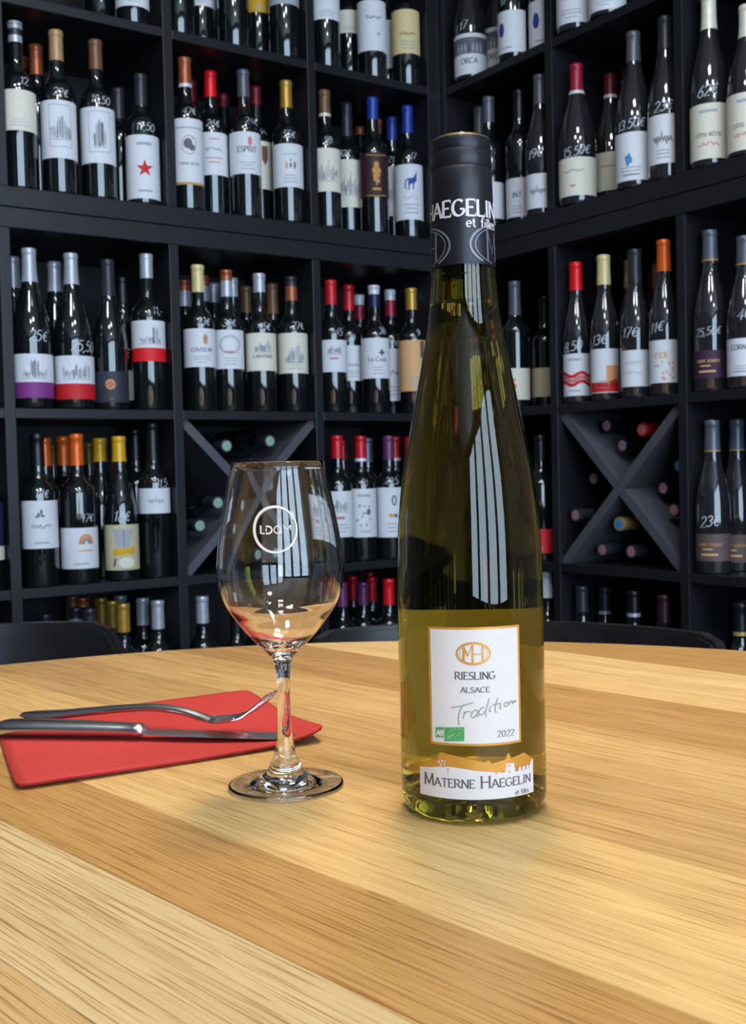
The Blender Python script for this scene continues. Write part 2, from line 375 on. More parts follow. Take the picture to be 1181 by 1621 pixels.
for i, (a0, a1) in enumerate(WINDOWS):
    w = tag(empty('window_%d' % (i + 1), room(0, B_MAX)), kind='structure')
    bm = bmesh.new()
    rb(a0, a0 + .035, .42, 2.68, .0, .06); rb(a1 - .035, a1, .42, 2.68, .0, .06); rb(a0 + .035, a1 - .035, .42, .455, .0, .06); rb(a0 + .035, a1 - .035, 2.645, 2.68, .0, .06)
    link('window_frame', finish(bm, 'window_frame'), M_FRAME, w)
    bm = bmesh.new(); rb(a0 + .035, a1 - .035, .455, 2.645, .03, .036)
    link('pane', finish(bm, 'pane'), M_PANE, w)

# ------------------------------------------------------------------ shelving
DEP, TH = 0.33, 0.020
EZ = EYE.z
ROWZ = {0: EZ + .9518, 1: EZ + .5748, 2: EZ + .1392, 3: EZ - .2208, 4: EZ - .572}
TB, TT = EZ + .5344, EZ + .4942
DIVS = [.382, .744, 1.106]
T_END = 1.468
def wingpt(wing, t, s, z):
    p = (CORN + DL * t - DR * s) if wing == 'L' else (CORN + DR * t - DL * s)
    return Vector((p.x, p.y, z))
def wbox(name, wing, t0, t1, s0, s1, z0, z1, m, parent, bevel=.0012):
    o = wingpt(wing, t0, s0, z0)
    ex = wingpt(wing, t1, s0, z0) - o; ey = wingpt(wing, t0, s1, z0) - o
    return box(name, o, ex, ey, (0, 0, z1 - z0), m, parent, bevel)
X_CELL = {('L', 1): True, ('R', 1): True}
def shelf_unit(wing, lower, label):
    root = tag(empty('wine_shelf'), label, 'shelf')
    e0 = .040 if wing == 'L' else .018
    if lower:
        z0, z1 = 0.0, TT; shelves = [0.06, ROWZ[4], ROWZ[3], ROWZ[2]]
        wbox('top_board', wing, 0, T_END + .02, 0, DEP, TT, TB - .0008, M_SHELF, root)
    else:
        z0, z1 = ROWZ[1], 2.62; shelves = [ROWZ[0], ROWZ[0] + .378]
        wbox('base_board', wing, 0, T_END + .02, 0, DEP, TB + .0008, ROWZ[1], M_SHELF, root)
        wbox('top_board', wing, 0, T_END + .02, 0, DEP, z1, z1 + .04, M_SHELF, root)
    wbox('side_panel', wing, 0, e0, 0, DEP, z0, z1, M_SHELF, root)
    wbox('side_panel', wing, T_END, T_END + .02, 0, DEP, z0, z1, M_SHELF, root)
    for d in DIVS: wbox('divider', wing, d - .011, d + .011, .001, DEP, z0, z1, M_SHELF, root)
    ts = [e0] + [x for d in DIVS for x in (d - .011, d + .011)] + [T_END]
    for i in range(0, len(ts), 2):
        for z in shelves: wbox('shelf_board', wing, ts[i], ts[i + 1], .0015, DEP, z - TH, z, M_SHELF, root)
    wbox('back_panel', wing, 0, T_END + .02, DEP, DEP + .006, z0, z1 + .03, M_BACK, root, 0)
    if lower:                                       # crossed boards of the diagonal rack
        t0, t1, zz0, zz1 = DIVS[0] + .011, DIVS[1] - .011, ROWZ[3], ROWZ[2] - TH
        for k in (0, 1):
            ang = math.atan2(zz1 - zz0, t1 - t0); h_ = .010
            if k == 0:
                P = [(t0, zz0), (t0 + h_ / math.sin(ang), zz0), (t1, zz1 - h_ / math.cos(ang)), (t1, zz1), (t1 - h_ / math.sin(ang), zz1), (t0, zz0 + h_ / math.cos(ang))]
                segs = [P]
            else:                                   # the second board is two halves butting on the first
                tm, zm = (t0 + t1) / 2, (zz0 + zz1) / 2; q = h_ * 1.0
                ux, uz = (t1 - t0), -(zz1 - zz0); ll = math.hypot(ux, uz); ux /= ll; uz /= ll; nx, nz_ = -uz * h_, ux * h_
                segs = []
                for s_ in (-1, 1):
                    cx_, cz_ = (t0, zz1) if s_ < 0 else (t1, zz0)
                    mx, mz = tm + s_ * ux * (h_ + .0006) * 1.06, zm + s_ * uz * (h_ + .0006) * 1.06
                    if s_ < 0: segs.append([(t0, zz1), (t0, zz1 - h_ / math.cos(ang)), (mx - nx, mz - nz_), (mx + nx, mz + nz_), (t0 + h_ / math.sin(ang), zz1)])
                    else: segs.append([(t1, zz0), (t1, zz0 + h_ / math.cos(ang)), (mx + nx, mz + nz_), (mx - nx, mz - nz_), (t1 - h_ / math.sin(ang), zz0)])
            for P in segs:
                bm = bmesh.new()
                f0 = [bm.verts.new(wingpt(wing, t, .012, z)) for t, z in P]; f1 = [bm.verts.new(wingpt(wing, t, DEP - .002, z)) for t, z in P]
                bm.faces.new(f0); bm.faces.new(f1[::-1]); n = len(P)
                for i in range(n): bm.faces.new((f0[i], f1[i], f1[(i + 1) % n], f0[(i + 1) % n]))
                link('cross_board', finish(bm, 'cross_board'), M_XB, root)
    return root
M_XB = mat('grey_rack_board', (84, 83, 92), 0.5, var=0.12, scale=16)
shelf_unit('L', True, 'black lower shelf unit with crossed rack of pale green bottle ends')
shelf_unit('L', False, 'black upper shelf unit holding the red star labelled bottle')
shelf_unit('R', True, 'black lower shelf unit with crossed rack of pinkish bottle ends')
shelf_unit('R', False, 'black upper shelf unit holding white capped bottles')

# ------------------------------------------------------------------ wine bottles on the shelves
def prof_bordeaux(h, r):
    return [(0, .010), (r * .55, .006), (r * .82, 0), (r * .96, .0015), (r, .006), (r, .585 * h), (r * .985, .612 * h), (r * .93, .637 * h), (r * .81, .662 * h), (r * .65, .684 * h), (r * .51, .706 * h), (.0150, .735 * h), (.0139, .775 * h), (.0131, .965 * h), (.0142, .968 * h), (.0142, .995 * h), (.0128, h), (0, h)]
def prof_burgundy(h, r):
    return [(0, .012), (r * .55, .007), (r * .82, 0), (r * .96, .0015), (r, .006), (r, .40 * h), (r * .985, .45 * h), (r * .93, .51 * h), (r * .83, .575 * h), (r * .69, .64 * h), (r * .54, .71 * h), (r * .43, .77 * h), (.0150, .82 * h), (.0138, .87 * h), (.0133, .965 * h), (.0142, .968 * h), (.0142, .995 * h), (.0128, h), (0, h)]
def radius_fn(prof):
    def f(z):
        for (r0, z0), (r1, z1) in zip(prof[4:], prof[5:]):
            if z0 <= z <= z1 and z1 > z0: return r0 + (r1 - r0) * (z - z0) / (z1 - z0)
        return prof[4][0] if z < prof[4][1] else .0138
    return f
def hit(wing, px, py, s):
    """point on the vertical plane s behind a wing's front, seen at a pixel"""
    n = -DR if wing == 'L' else -DL
    r = ray(px, py); lam = (CORN.dot(n) + s) / (r.x * n.x + r.y * n.y)
    return EYE + r * lam
BOTTLES = []
def B(wing, row, x, y, yt, s, typ, cap, capb, label, price, desc, r=None, group=None, fa=0.3, cat='wine bottle'):
    if wing == 'R' and s == .040: s = .034
    BOTTLES.append(dict(wing=wing, row=row, x=x, y=y, yt=yt, s=s, typ=typ, cap=cap, capb=capb, label=label, price=price, desc=desc, r=r, group=group, fa=fa))
f_, b_, c_ = .040, .120, .205
# --- window-facing wing, top row (cut by the frame)
B('L', 0, 158, 10, None, b_, 'bo', 'black', .05, None, None, 'dark bare bottle behind the white labelled bottle on the highest shelf')
B('L', 0, 209, 5, None, f_, 'bo', 'darkgrey', .05, (-50, 9, 'white', ['lines']), None, 'white labelled bottle standing directly above the red star bottle')
B('L', 0, 281, 10, None, f_, 'bo', 'black', .05, (-60, -14, 'white', []), None, 'dark bottle standing directly above the red capped bottle priced 47')
B('L', 0, 317, 10, None, b_, 'bo', 'darkred', .05, (-50, 9, 'white', ['lines']), None, 'white labelled bottle set back between two dark bottles on highest shelf')
B('L', 0, 369, 20, None, f_, 'bo', 'black', .05, (-60, -8, 'white', []), None, 'dark bottle standing above the bottle with the red emblem label')
B('L', 0, 407, 10, None, b_, 'bo', 'gold', .05, (-40, 19, 'yellow', ['lines']), None, 'bottle with a golden yellow label set back on the highest shelf')
B('L', 0, 458, 20, None, f_, 'bo', 'grey', .05, (-40, 6, 'palegrey', ['lines']), None, 'bottle with a pale grey label above the gold capped bottle priced 55')
B('L', 0, 514, 20, None, f_, 'bo', 'black', .05, (-55, 30, 'white', ['lines']), None, 'white labelled bottle standing directly above the brown capped bottle priced 98')
B('L', 0, 550, 20, None, b_, 'bo', 'black', .05, (-30, 52, 'cream', ['lines']), None, 'cream labelled bottle set back on the highest shelf')
B('L', 0, 588, 40, None, f_, 'bo', 'black', .05, (-20, 80, 'white', ['sq:.62', 'shield:.30']), None, 'bottle with a long white label and small grey shield on highest shelf')
B('L', 0, 614, 50, None, b_, 'bo', 'black', .05, (10, 108, 'white', ['lines']), None, 'half hidden bottle with a long white label beside the tan label')
B('L', 0, 652, 45, None, f_, 'bo', 'black', .05, (8, 84, 'paleyellow', ['sq:.40:brown', 'lines']), None, 'bottle with a tan yellow label beside the shelf corner post')
# --- window-facing wing, second row
B('L', 1, 26, 172, 25, f_, 'bo', 'silver/darkgrey/silver', 70, (141, 206, 'cream', ['faintlines']), ('12', 36, 128), 'silver capped bottle with a plain cream label priced 12', r=.036)
B('L', 1, 93, 204, 51, f_, 'bo', 'tan', 99, (158, 250, 'white', ['frame', 'chateau']), ('22\u20ac', 97, 147), 'tan capped bottle with a framed castle drawing label priced 22')
B('L', 1, 155, 213, 66, f_, 'bo', 'brown', 113, (169, 258, 'white', ['frame', 'gate']), ('18,50', 160, 158), 'brown capped bottle with a framed gate drawing label')
B('L', 1, 226, 262, 120, f_, 'bo', 'darkgrey', 170, (213, 314, 'white', ['star', 'head', 'foot']), ('17,50', 231, 201), 'grey capped bottle with a red star on its white label')
B('L', 1, 57, 88, 73, b_, 'bo', 'copper', 121, None, None, 'copper capped bottle behind the tan capped bottle priced 22')
B('L', 1, 35, 105, 93, c_, 'bo', 'copper', 112, None, None, 'brown topped bottle farthest back behind the plain cream label')
B('L', 1, 187, 160, 145, b_, 'bo', 'darkgrey', 190, None, None, 'unlabelled dark bottle standing behind the red star bottle')
B('L', 1, 296, 240, 91, f_, 'bo', 'copper+white', 141, (187, 292, 'white', ['topline', 'crest', 'word:CHASSE-SPLEEN:.30', 'botline']), ('47\u20ac', 301, 176), 'rust capped bottle with white neck band priced 47')
B('L', 1, 336, 243, 110, b_ - .035, 'bo', 'brightred', 156, (209, 277, 'white', ['redlines', 'sq:.56:ink']), ('26\u20ac', 338, 195), 'bright red capped bottle with white label priced 26')
B('L', 1, 388, 243, 108, f_, 'bo', 'grey', 156, (208, 275, 'white', ['emblem', 'word:ESPRIT:.52', 'lines']), ('24\u20ac', 399, 191), 'grey capped bottle with ESPRIT on its white label')
B('L', 1, 407, 250, 132, b_, 'bo', 'darkred', 168, (213, 299, 'cream', ['darkshield']), ('44', 416, 206), 'dark red capped bottle with a dark shield label half hidden', fa=.9)
B('L', 1, 460, 262, 130, f_, 'bo', 'gold', 173, (227, 296, 'white', ['dots', 'lines']), ('55\u20ac', 463, 213), 'gold capped bottle with small crests on its label priced 55')
B('L', 1, 302, 145, 129, b_, 'bo', 'darkred', 163, None, None, 'dark red capped bottle just behind the bottle priced 47')
B('L', 1, 353, 157, 143, c_, 'bo', 'darkred', 172, None, None, 'dark red capped bottle behind the bright red capped bottle priced 26')
B('L', 1, 425, 165, 148, b_, 'bo', 'nutgold', 187, None, None, 'dull gold capped bottle behind the gold capped bottle priced 55')
B('L', 1, 516, 268, 145, f_, 'bo', 'brown+cream', 187, (234, 303, 'cream', ['landscape']), ('98', 520, 222), 'brown capped bottle with cream neck band priced 98')
B('L', 1, 551, 290, 160, f_ + .035, 'bo', 'darkgrey', 218, (252, 328, 'cream', ['landscape']), ('32\u20ac', 546, 243), 'dark capped bottle with a cream landscape label priced 32')
B('L', 1, 592, 276, 152, f_, 'bo', 'blue', 191, (241, 312, 'wine', ['goldtree']), None, 'blue capped bottle with a dark label and gold tree')
B('L', 1, 601, 190, 172, .168, 'bo', 'rose', 214, None, ('38', 602, 230), 'rose copper capped bottle priced 38', r=.032)
B('L', 1, 624, 300, 187, .106, 'bo', 'blue', 224, (264, 342, 'white', ['chateau']), ('21', 621, 252), 'dark blue capped bottle with white label priced 21', r=.032)
B('L', 1, 664, 302, 169, f_, 'bo', 'blue', 212, (259, 347, 'white', ['horse', 'sq:.36:faint', 'lines']), ('17', 671, 247), 'blue capped bottle with a blue horse on its label')
B('L', 1, 548, 195, 180, .165, 'bo', 'navy', 212, None, None, 'navy capped bottle behind the bottle priced 32')
B('L', 1, 576, 205, 193, c_ + .045, 'bo', 'copper', 215, None, None, 'copper capped bottle farthest back beside the gold tree bottle')
# --- window-facing wing, third row
B('L', 2, 52, 594, 395, f_, 'bu', 'silver', 448, (560, 630, 'white', ['band:violet:.36', 'gateup']), ('25\u20ac', 62, 531), 'silver capped bottle with white label over a purple band')
B('L', 2, 118, 597, 403, f_, 'bu', 'silver', 452, (563, 632, 'white', ['band:red:.36', 'bridge']), ('25,50', 133, 547), 'silver capped bottle with a bridge drawing over a red band')
B('L', 2, 20, 420, 408, b_, 'bu', 'silver', 457, None, None, 'silver capped bottle behind the purple banded bottle', r=.037)
B('L', 2, 86, 430, 416, b_, 'bu', 'silver', 463, None, None, 'silver capped bottle behind the red banded bridge label bottle', r=.037)
B('L', 2, 176, 612, 413, f_, 'bu', 'darkgrey', 470, (588, 637, 'slate', ['medal']), None, 'dark bottle with a round copper medal on its slate label', r=.037)
B('L', 2, 198, 610, 440, b_, 'bu', 'black', 480, (587, 634, 'cream', ['faintlines']), ('5\u20ac', 197, 560), 'dark bottle with a small cream label behind the medal bottle', r=.036)
B('L', 2, 237, 540, 395, f_, 'bo', 'silver', 442, (507, 572, 'white', ['band:brightred:.33', 'tower']), ('11,-', 252, 491), 'silver capped bottle with a bright red band under its label', r=.036)
B('L', 2, 316, 550, 421, f_, 'bo', 'paleyellow', 464, (520, 581, 'white', ['smallcrest', 'word:COUTELIN:.40', 'lines']), ('23\u20ac', 323, 509), 'pale gold capped bottle priced 23')
B('L', 2, 361, 553, 429, f_ + .012, 'bo', 'copper/silver', 471, (522, 584, 'white', ['hoop', 'redword', 'lines']), ('38\u20ac', 364, 511), 'red and silver capped bottle with an oval on its label')
B('L', 2, 413, 557, 434, f_, 'bo', 'silver', 464, (527, 587, 'cream', ['chateau2', 'word:CANTENAC:.34']), ('45\u20ac', 419, 517), 'silver capped bottle with CANTENAC on its cream label')
B('L', 2, 465, 558, 440, f_, 'bo', 'darkgrey/copper', 477, (527, 591, 'cream', ['bigchateau', 'lines']), ('27\u20ac', 474, 515), 'copper and dark capped bottle with a large house drawing')
B('L', 2, 292, 456, 445, b_, 'bo', 'copper/silver', 486, None, None, 'copper topped silver capped bottle behind the bottle priced 23', group='copper topped bottles behind the row priced 23 to 45')
B('L', 2, 322, 450, 438, b_, 'bo', 'copper/silver', 478, None, None, 'red topped silver capped bottle between the bottles priced 23 and 38')
B('L', 2, 338, 460, 450, c_, 'bo', 'silver', 480, None, None, 'silver capped bottle farthest back behind the oval label bottle')
B('L', 2, 367, 455, 441, b_, 'bo', 'silver', 471, None, None, 'silver capped bottle just behind the oval label bottle')
B('L', 2, 389, 470, 455, c_, 'bo', 'brown', 496, None, None, 'brown capped bottle behind the CANTENAC bottle')
B('L', 2, 431, 465, 450, b_, 'bo', 'brown', 498, None, None, 'brown capped bottle behind the large house drawing bottle')
B('L', 2, 526, 563, 445, f_, 'bo', 'red', 483, (538, 589, 'white', ['chateau3', 'redword']), ('45', 537, 525), 'red capped bottle with a faint castle label priced 45')
B('L', 2, 554, 575, 452, b_ - .03, 'bo', 'red', 492, (547, 603, 'white', ['lines', 'sq:.40']), ('29', 556, 535), 'red capped bottle with a plain white label priced 29')
B('L', 2, 594, 566, 453, f_, 'bo', 'white/navy', 487, (535, 599, 'white', ['cross', 'word:La Croix:.42', 'lines']), ('38', 605, 523), 'navy capped bottle with a black cross on its label')
B('L', 2, 620, 592, 460, b_, 'bo', 'white/magenta+white', 501, (552, 635, 'white', ['lines', 'sq:.5']), ('22\u20ac', 622, 543), 'white and crimson capped bottle with long white label priced 22')
B('L', 2, 568, 482, 468, c_, 'bo', 'white/magenta+white', 507, None, None, 'white and crimson capped bottle behind the black cross label')
B('L', 2, 666, 578, 457, f_, 'bo', 'gold', 491, (538, 619, 'peach', ['lines', 'sideblock']), ('9', 675, 525), 'gold capped bottle with a tall peach label')
# --- window-facing wing, fourth row
B('L', 3, -8, 840, 700, f_, 'bo', 'black', 750, (796, 888, 'navy', ['stripes', 'word:OT:.42:white']), ('9\u20ac', 0, 778), 'bottle with a blue, red and cream striped label')
B('L', 3, 63, 830, 688, f_, 'bo', 'black', 738, (793, 869, 'white', ['sprig', 'sq:.42', 'foot']), ('12\u20ac', 67, 781), 'black capped bottle with a small sprig on its white label', r=.036)
B('L', 3, 126, 868, 688, f_, 'bo', 'orange', 737, (836, 901, 'white', ['fan', 'foot']), ('17\u20ac', 139, 820), 'orange capped bottle with an orange fan emblem priced 17', r=.038)
B('L', 3, 193, 866, 692, f_, 'bu', 'yellow', 731, (831, 903, 'beige', ['ribbonart']), ('16\u20ac', 194, 817), 'yellow capped bottle with a beige picture label priced 16', r=.036)
B('L', 3, 250, 792, 670, f_, 'bo', 'black', 730, (773, 813, 'white', ['script']), ('31,5', 261, 764), 'black capped bottle with a small white script label', r=.034)
B('L', 3, 70, 710, 694, b_, 'bo', 'orange', 738, None, None, 'orange capped bottle behind the black capped sprig label bottle')
B('L', 3, 100, 708, 692, b_ + .01, 'bo', 'orange', 737, None, None, 'orange capped bottle just behind the orange fan emblem bottle')
B('L', 3, 158, 710, 695, b_, 'bu', 'yellow', 731, None, None, 'yellow capped bottle just behind the beige picture label bottle', r=.035)
B('L', 3, 141, 718, 702, c_, 'bu', 'olive', 735, None, None, 'dull yellow capped bottle between the orange and yellow capped bottles', r=.035)
B('L', 3, 84, 718, 704, c_, 'bo', 'olive', 736, None, None, 'dull yellow capped bottle farthest back between two orange capped bottles')
B('L', 3, 214, 695, 680, b_, 'bo', 'black', 730, None, None, 'black capped bottle behind the small white script label bottle')
B('L', 3, 536, 815, 690, f_, 'bo', 'red', 726, (778, 851, 'white', ['chateau3', 'redword', 'lines']), ('26', 537, 768), 'red capped bottle with a castle label priced 26')
B('L', 3, 573, 812, 691, f_, 'bo', 'red+white', 731, (774, 851, 'white', ['head', 'sprays']), ('31', 577, 764), 'red capped bottle with white neck band priced 31')
B('L', 3, 617, 812, 691, f_, 'bo', 'purple', 728, (772, 851, 'white', ['rosette', 'lines']), ('29,5', 621, 761), 'purple capped bottle with a small rosette label priced 29')
B('L', 3, 625, 706, 692, b_, 'bo', 'red+white', 730, None, None, 'red capped white banded bottle behind the purple capped bottle')
B('L', 3, 542, 712, 697, b_, 'bo', 'darkred', 730, None, None, 'dark red capped bottle behind the red capped bottle priced 26')
B('L', 3, 581, 708, 694, b_, 'bo', 'grey', 732, None, None, 'grey capped bottle behind the white banded bottle priced 31')
B('L', 3, 649, 706, 692, f_ + .01, 'bo', 'red', 730, (778, 851, 'white', ['lines']), None, 'red capped bottle half hidden by the riesling bottle')
# --- window-facing wing, bottom row: only necks rise over the table
for x, yt, s, cap, cb, d in ((160, 947, c_ - .02, 'gold', 989, 'gold capped bottle rearmost of the three gold caps above the table edge'), (178, 951, b_, 'gold', 994, 'middle one of three gold capped bottles above the table edge'), (195, 956, f_, 'gold', 1000, 'front one of three gold capped bottles above the table edge'),
        (230, 947, b_, 'silver', 989, 'silver capped bottle rear one of a pair above the table edge'), (252, 951, f_, 'silver', 995, 'silver capped bottle front one of a pair above the table edge'), (208, 942, c_ + .03, 'silver', 985, 'silver capped bottle behind the three gold capped bottles'),
        (115, 944, c_, 'nutgold', 985, 'dull gold capped bottle above the black chair back'), (131, 946, c_ - .05, 'copper', 956, 'copper topped dark bottle above the black chair back'),
        (120, 962, b_ - .02, 'darkgrey+silver', 985, 'dark capped silver banded bottle above the black chair back'), (142, 964, f_, 'darkgrey+silver', 990, 'dark capped silver banded bottle beside the gold caps'), (72, 972, b_, 'darkgrey+silver', 992, 'dark capped silver banded bottle behind the chair beyond the napkin'),
        (320, 944, f_, 'silver', 986, 'single silver capped bottle below the crossed rack'), (374, 968, f_, 'black', 1000, 'black capped bottle seen through the wine glass below the rack'), (407, 960, b_, 'black', 1000, 'dark bottle behind the wine glass in the lowest row'),
        (558, 912, b_, 'red', 950, 'dull red capped bottle second from glass in the lowest row'), (574, 922, f_ + .02, 'purple', 958, 'purple capped bottle among red caps in the lowest row'), (588, 914, b_ + .03, 'red', 952, 'red capped bottle just behind the purple cap in lowest row'),
        (605, 906, c_ + .05, 'darkred', 945, 'dark red capped bottle rearmost in the lowest row'), (615, 917, f_, 'brightred', 957, 'bright red capped bottle standing alone in the lowest row'), (541, 922, f_ + .01, 'purple', 960, 'dark purple capped bottle nearest the wine glass in lowest row')):
    B('L', 4, x, yt + 15, yt, s, 'bo', cap, cb, None, None, d, r=.034)
# --- the other wing, top row
B('R', 0, 745, 85, None, f_, 'bu', 'black', .05, (52, 119, 'white', ['arcade', 'word:ORCA:.26:ink']), ('17', 733, 42), 'bottle with ORCA under a dark arcade picture', fa=.1)
B('R', 0, 789, 75, None, b_ - .03, 'bu', 'black', .05, (42, 110, 'white', ['arcade', 'word:ORCA:.26:ink']), None, 'half hidden bottle with the same arcade picture label', r=.038)
B('R', 0, 812, 48, None, f_, 'bo', 'black', .05, (15, 82, 'white', ['bluespot', 'foot']), ('17', 797, 3), 'bottle with a blue oval on white label beside arcade labels', r=.036, fa=.6)
B('R', 0, 862, 35, None, f_ + .02, 'bo', 'black', .05, (-2, 72, 'white', ['bluespot', 'foot']), None, 'bottle with a blue oval label against the divider', r=.036)
B('R', 0, 910, 10, None, f_, 'bu', 'black', .05, (-40, 35, 'white', ['lines']), None, 'white labelled bottle above the bottle priced 15,50')
B('R', 0, 962, 5, None, f_, 'bu', 'black', .05, (-50, 22, 'white', ['lines']), None, 'white labelled bottle above the dark red capped bottles')
# --- the other wing, second row
B('R', 1, 746, 190, 172, f_ + .04, 'bo', 'grey', 215, None, None, 'grey capped bottle directly behind the riesling bottle top')
B('R', 1, 776, 315, 155, f_, 'bo', 'grey', 196, (288, 346, 'white', ['lines']), None, 'grey capped bottle half hidden by the riesling capsule', r=.036)
B('R', 1, 824, 312, 144, f_ + .015, 'bo', 'black', 190, (281, 343, 'white', ['word:INT:.5', 'lines']), None, 'black capped bottle with INT on its white label', r=.034)
B('R', 1, 857, 300, 120, f_, 'bu', 'grey', 167, (274, 329, 'white', ['script']), ('19\u20ac', 847, 245), 'grey capped bottle with script on white label priced 19', r=.036)
B('R', 1, 915, 278, 103, f_, 'bu', 'magenta+white', 152, (248, 309, 'cream', ['sq:.60:ink', 'redfoot']), ('15,50\u20ac', 912, 242), 'crimson capped bottle with white neck band priced 15,50', r=.042)
B('R', 1, 966, 135, 118, b_ + .01, 'bu', 'darkred+white', 158, (240, 301, 'cream', ['sq:.60:ink']), None, 'dark red capped white banded bottle with a cream label', r=.038)
B('R', 1, 988, 105, 90, c_ - .02, 'bu', 'darkred+white', 135, None, None, 'dark red capped bottle behind the blue emblem label bottle', r=.037)
B('R', 1, 1005, 247, 52, f_, 'bu', 'grey', 100, (208, 285, 'white', ['blueblot', 'lines', 'foot']), ('13.50\u20ac', 998, 200), 'grey capped bottle with a light blue emblem label')
B('R', 1, 1055, 220, 28, f_, 'bu', 'darkgrey', 80, (180, 258, 'white', ['script', 'lines']), ('23\u20ac', 1050, 170), 'black capped bottle with white lettering on its neck priced 23', r=.037)
B('R', 1, 1121, 207, -6, f_, 'bu', 'cream', 50, (163, 251, 'cream', ['word:C\u00d4TE-R\u00d4TIE:.40:ink', 'sq:.22:softred', 'head']), ('62\u20ac', 1117, 147), 'white capped bottle with C\u00d4TE-R\u00d4TIE label priced 62', r=.038, fa=.12)
B('R', 1, 1184, 192, 10, f_, 'bu', 'cream', 62, (145, 239, 'cream', ['word:C\u00d4TE-R\u00d4TIE:.40:ink', 'sq:.22:softred', 'head']), None, 'second white capped C\u00d4TE-R\u00d4TIE bottle without a price', r=.038, fa=.12)
# --- the other wing, third row
B('R', 2, 817, 600, 447, f_, 'bo', 'grey', 500, (583, 633, 'cream', ['orangemark', 'lines']), None, 'dark grey capped bottle with an orange mark beside the riesling bottle', r=.034)
B('R', 2, 864, 605, 470, b_, 'bo', 'black', 510, (582, 628, 'beige', ['faintlines']), None, 'bottle with a beige label in the dark against the divider', r=.034)
B('R', 2, 905, 592, 417, f_, 'bu', 'brightred', 461, (560, 627, 'white', ['head', 'waves', 'foot']), ('8,50', 897, 550), 'bright red capped bottle with red waves on its label', r=.031)
B('R', 2, 958, 586, 405, f_, 'bu', 'paleyellow', 452, (552, 622, 'white', ['redblocks', 'lines']), ('13\u20ac', 948, 540), 'cream capped bottle with red and orange label blocks', r=.031)
B('R', 2, 1007, 582, 396, f_, 'bu', 'darkgrey', 450, (554, 612, 'white', ['sq:.62:palegrey', 'sq:.34:palegrey']), ('17\u20ac', 997, 528), 'black capped bottle with grey lettering priced 17', r=.032)
B('R', 2, 1053, 570, 381, f_, 'bu', 'orange', 431, (538, 606, 'white', ['word:EIDE:.58:softorange', 'flowers']), ('11\u20ac', 1040, 520), 'orange capped bottle with orange lettering and flowers', r=.032)
B('R', 2, 998, 428, 413, b_, 'bu', 'tan', 457, None, None, 'cream capped bottle behind the black capped bottle priced 17', r=.036)
B('R', 2, 1034, 445, 432, c_, 'bo', 'darkred', 462, None, None, 'dark red capped bottle farthest back beside the orange cap', r=.034)
B('R', 2, 1043, 432, 418, b_, 'bo', 'brown', 458, None, None, 'brown capped bottle just behind the orange capped bottle', r=.034)
B('R', 2, 1111, 575, 367, f_, 'bu', 'grey+goldprint', 416, (555, 599, 'plum', ['word:SAINT JOSEPH:.56:peach', 'goldline']), ('25,50\u20ac', 1106, 528), 'grey capped bottle with a purple SAINT JOSEPH label', r=.034)
B('R', 2, 1180, 563, 375, f_, 'bu', 'grey+goldprint', 421, (535, 595, 'white', ['word:CORNAS:.70:ink', 'lines', 'foot']), ('40', 1178, 498), 'grey capped bottle with a white CORNAS label', r=.034)
# --- the other wing, fourth row
B('R', 3, 857, 800, 690, f_, 'bo', 'black', 730, (838, 876, 'red', ['lines']), None, 'dark bottle with a small red label beside the crossed rack', r=.035)
B('R', 3, 1111, 866, 667, f_, 'bu', 'grey+goldprint', 716, (846, 889, 'taupe', ['word:SAINT JOSEPH:.56:goldprint', 'goldline']), ('23\u20ac', 1105, 827), 'bottle with a taupe SAINT JOSEPH label priced 23', r=.034)
B('R', 3, 1168, 868, 665, f_, 'bu', 'grey+goldprint', 714, (847, 891, 'taupe', ['word:SAINT JOSEPH:.56:goldprint', 'goldline']), None, 'bottle with a taupe SAINT JOSEPH label and no price', r=.034)
# --- the other wing, bottom row
for x, yt, s, cap, cb, d in ((866, 905, f_, 'white', 946, 'white capped bottle beside the riesling bottle in the lowest row'), (915, 928, f_, 'darkgrey', 968, 'dark capped bottle nearest the white cap in the lowest row'), (957, 930, f_, 'slate+silver', 972, 'slate capped bottle with a silver band in the lowest row'),
        (1003, 936, f_, 'black+silver', 976, 'black capped bottle with a thin silver band in the lowest row'), (1051, 942, f_, 'wine', 985, 'brownish capped bottle behind the end of the chair back'), (1119, 950, b_, 'darkgrey', 990, 'dark capped bottle behind the rounded chair corner'), (1172, 955, f_, 'black+nutgold', 1006, 'black capped bottle with a gold neck ring beside the chair')):
    B('R', 4, x, yt + 15, yt, s, 'bo', cap, cb, None, None, d, r=.034)

